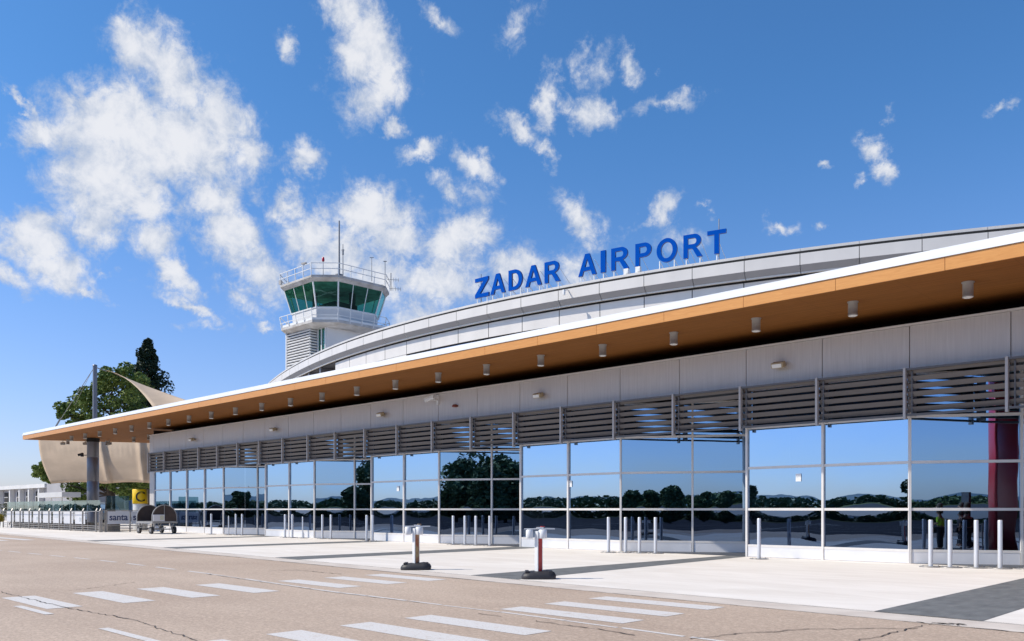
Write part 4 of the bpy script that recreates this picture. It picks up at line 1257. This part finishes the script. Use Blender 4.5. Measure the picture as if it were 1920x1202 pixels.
# ------------------------------------------------------------------ what the glass reflects
def skin_person(name, loc, rz, label, top, arms):
    t = thing(name, loc, label, 'person', rz=rz); local(t)
    V = {'pel': (0, 0, .95), 'ch': (0, 0, 1.22), 'sh': (0, 0, 1.42), 'nk': (0, 0, 1.52), 'hd': (0, .02, 1.62), 'tp': (0, .01, 1.73),
         'ls': (-.18, 0, 1.40), 'rs': (.18, 0, 1.40), 'lh': (-.09, 0, .90), 'rh': (.09, 0, .90), 'lk': (-.11, .02, .50), 'rk': (.11, .03, .50),
         'la': (-.12, -.02, .09), 'ra': (.12, -.02, .09), 'lt': (-.13, .14, .05), 'rt': (.13, .14, .05),
         'le': arms[0][0], 'lw': arms[0][1], 're': arms[1][0], 'rw': arms[1][1], 'lhd': arms[0][2], 'rhd': arms[1][2]}
    rad = {'pel': .15, 'ch': .15, 'sh': .13, 'nk': .06, 'hd': .095, 'tp': .08, 'ls': .065, 'rs': .065, 'lh': .09, 'rh': .09, 'lk': .06, 'rk': .06, 'la': .045, 'ra': .045,
           'lt': .04, 'rt': .04, 'le': .045, 're': .045, 'lw': .032, 'rw': .032, 'lhd': .035, 'rhd': .035}
    E = [('pel', 'ch'), ('ch', 'sh'), ('sh', 'nk'), ('nk', 'hd'), ('hd', 'tp'), ('sh', 'ls'), ('sh', 'rs'), ('ls', 'le'), ('le', 'lw'), ('lw', 'lhd'), ('rs', 're'), ('re', 'rw'), ('rw', 'rhd'),
         ('pel', 'lh'), ('pel', 'rh'), ('lh', 'lk'), ('rh', 'rk'), ('lk', 'la'), ('rk', 'ra'), ('la', 'lt'), ('ra', 'rt')]
    keys = list(V)

    def skinned(nm, ks, edges, grow, m):
        ks = [k for k in keys if k in ks]
        me = bpy.data.meshes.new(nm); me.from_pydata([V[k] for k in ks], [(ks.index(a), ks.index(b)) for a, b in edges], [])
        o = bpy.data.objects.new(nm, me); COL.objects.link(o)
        sk = o.modifiers.new('skin', 'SKIN'); sk.use_smooth_shade = True; sb = o.modifiers.new('sub', 'SUBSURF'); sb.levels = 2; sb.render_levels = 2
        for i, k in enumerate(ks):
            r_ = rad[k]*grow; me.skin_vertices[0].data[i].radius = (r_*(1.15 if k in ('ch', 'sh', 'pel') else 1), r_*(.8 if k in ('ch', 'sh', 'pel') else 1))
        me.skin_vertices[0].data[0].use_root = True
        dg = bpy.context.evaluated_depsgraph_get(); me2 = bpy.data.meshes.new_from_object(o.evaluated_get(dg)); bpy.data.objects.remove(o)
        me2.materials.append(m); o = bpy.data.objects.new(nm, me2); COL.objects.link(o); o.parent = t
        for f in me2.polygons: f.use_smooth = True
        return o
    skinned('body', keys, E, 1.0, M['skin'])
    skinned('jacket', ['pel', 'ch', 'sh', 'ls', 'rs', 'le', 're'], [('pel', 'ch'), ('ch', 'sh'), ('sh', 'ls'), ('sh', 'rs'), ('ls', 'le'), ('rs', 're')], 1.22, top)
    skinned('trousers', ['pel', 'lh', 'rh', 'lk', 'rk', 'la', 'ra'], [('pel', 'lh'), ('pel', 'rh'), ('lh', 'lk'), ('rh', 'rk'), ('lk', 'la'), ('rk', 'ra')], 1.25, M['trousers'])
    mb = MB(); mb.lathe((0, -.015, 1.66), [(.10, -.06), (.113, 0), (.10, .07), (.06, .11), (.01, .125)], 16); mb.build('hair', M['hair'], t)
    mb = MB(); mb.tube((0, .095, 1.61), (0, .13, 1.6), .018, .012, n=8)
    for s_ in (-1, 1): mb.lathe((s_*.035, .10, 1.635), [(.004, -.008), (.011, 0), (.004, .008)], 8)
    mb.build('face_features', M['skin'], t)
    return t


down = (((-.24, 0, 1.14), (-.25, .06, .90), (-.25, .09, .82)), ((.24, 0, 1.14), (.25, .06, .90), (.25, .09, .82)))
fwd = (((-.23, .03, 1.15), (-.18, .28, 1.12), (-.16, .36, 1.13)), ((.23, .03, 1.15), (.18, .28, 1.12), (.16, .36, 1.13)))
skin_person('person', (-4.5, 22.3, .01), R(150), 'person in a bright yellow-green vest reflected in the right hand glass', M['hivis'], fwd)
skin_person('person', (-3.9, 22.9, .01), R(190), 'person in dark clothes beside the bright vest, reflected in the glass', M['trousers'], down)
skin_person('person', (-2.9, 21.6, .01), R(120), 'person in dark clothes before the black board, reflected in the glass', M['trousers'], down)
mb = MB(); n = 40; q = (-1.9, 24.8); r = 2.1
vs = [(q[0]+r*math.cos(R(200+80*i/n)), q[1]+r*math.sin(R(200+80*i/n)), z) for z in (0, 7.2) for i in range(n+1)]
mb.add(vs, [(i, i+1, n+2+i, n+1+i) for i in range(n)], True)
o = mb.build('curved_red_panel', M['redpanel'], None, 'tall curved red panel mirrored in the glass at the right edge', 'panel')
s_ = o.modifiers.new('thick', 'SOLIDIFY'); s_.thickness = .08
t = thing('trolley_rail', (-3.4, 22.4, 0), 'low steel handrail with four bars mirrored in the right hand glass', 'railing')
mb = MB()
for z in (.35, .6, .85, 1.15): mb.tube((-3.9, 23.6, z), (-2.6, 20.8, z), .018, n=8)
mb.build('rail', M['steel'], t)
for k in range(3):
    p = Vector((-3.9, 23.6, 0)).lerp(Vector((-2.6, 20.8, 0)), k/2); mb = MB(); mb.tube(p, p+Vector((0, 0, 1.2)), .025, n=8); mb.build('rail_post', M['steel'], t)
mb = MB(); mb.obox((-2.4, 21.3, 1.25), (1.0, .08, 1.9), R(120)); mb.obox((-2.4, 21.3, .15), (.8, .4, .3), R(120))
mb.build('black_board', M['black'], None, 'black standing board mirrored beside the red panel', 'board')

# trees behind the camera, seen mirrored
rnd = random.Random(5)


def make_tree(x, y, h, label):
    t = thing('leafy_tree', (x, y, 0), label, 'tree', 'trees mirrored in the glass')
    mb = MB(); mb.tube((x, y, 0), (x, y, h*.5), .3, .16, n=8)
    cs = []
    for k in range(9):
        th = rnd.uniform(0, 6.28); c = Vector((x+math.cos(th)*h*.24*rnd.random(), y+math.sin(th)*h*.24*rnd.random(), h*rnd.uniform(.25, .84))); cs.append(c); mb.tube((x, y, h*.35), c, .09, .03, n=5, cap=False)
    mb.build('trunk', M['bark'], t)
    mb = MB()
    for c in cs: leaves(mb, c, h*rnd.uniform(.20, .28), 380, .6, .8, rnd)
    mb.build('crown', M['leaf'], t)
    return t


def mirrored(px, d, b):
    """real place of something whose reflection in recessed bay b shows at px, d metres along the view"""
    v = pt(px, 955, d); p0 = Vector((XJ[b], YF, 0)); nn = Vector((-sa, ca, 0))
    k = (Vector((v.x, v.y, 0))-p0).dot(nn); q = Vector((v.x, v.y, 0))-nn*2*k
    return q


spots = [(455, 120, 4, 4.8), (668, 118, 8, 4.8), (697, 122, 8, 9.2), (850, 104, 12, 7.6), (885, 108, 12, 8.6), (915, 100, 12, 7.0), (938, 106, 12, 8.2), (968, 104, 12, 7.6),
         (1180, 120, 16, 4.2), (1225, 122, 16, 4.6), (1265, 116, 16, 4.9), (1310, 124, 16, 3.8), (1360, 130, 16, 4.2)]
for k, (px, d, b, h) in enumerate(spots):
    q = mirrored(px, d, b)
    make_tree(q.x, q.y, h, 'dark leafy tree mirrored in the recessed glass, %s of the row' % ordw[k])
rnd = random.Random(9); mb = MB()
for (base, dens_) in ((-215, 1.0), (-240, 1.0)):
    x = -800.0
    while x < 700:
        y = base+18*math.sin(x*.013)+rnd.uniform(-8, 8)
        h = 4.6+1.3*math.sin(x*.021)+.8*math.sin(x*.06)+rnd.uniform(-1.0, 1.4)
        leaves(mb, (x, y, h*.48), max(3.0, h*.55), 60, 2.0, .85, rnd); x += 2.4
mb.build('far_wood', M['leaf'], kind='stuff')
mb = MB()
for (yy, hh, m_) in ((-3200, 70, 0), (-5400, 190, 1)):
    n = 90; vs = []
    for j in range(3):
        for i in range(n+1):
            X = -9000+18000*i/n
            z = (0, .55, 1)[j]*hh*(.55+.45*noise.noise(Vector((X*.0006, yy*.01, 0)))+.25*noise.noise(Vector((X*.003, yy, 0))))
            vs.append((X, yy-j*500, z if j else -5))
    w = n+1
    mb.add(vs, [(j*w+i, j*w+i+1, (j+1)*w+i+1, (j+1)*w+i) for j in range(2) for i in range(n)], True)
mb.build('hills', M['hill'], kind='structure')
# ground dressing behind the fence
scene.render.resolution_x = 1024; scene.render.resolution_y = 641
scene.cycles.max_bounces = 8; scene.cycles.transparent_max_bounces = 16
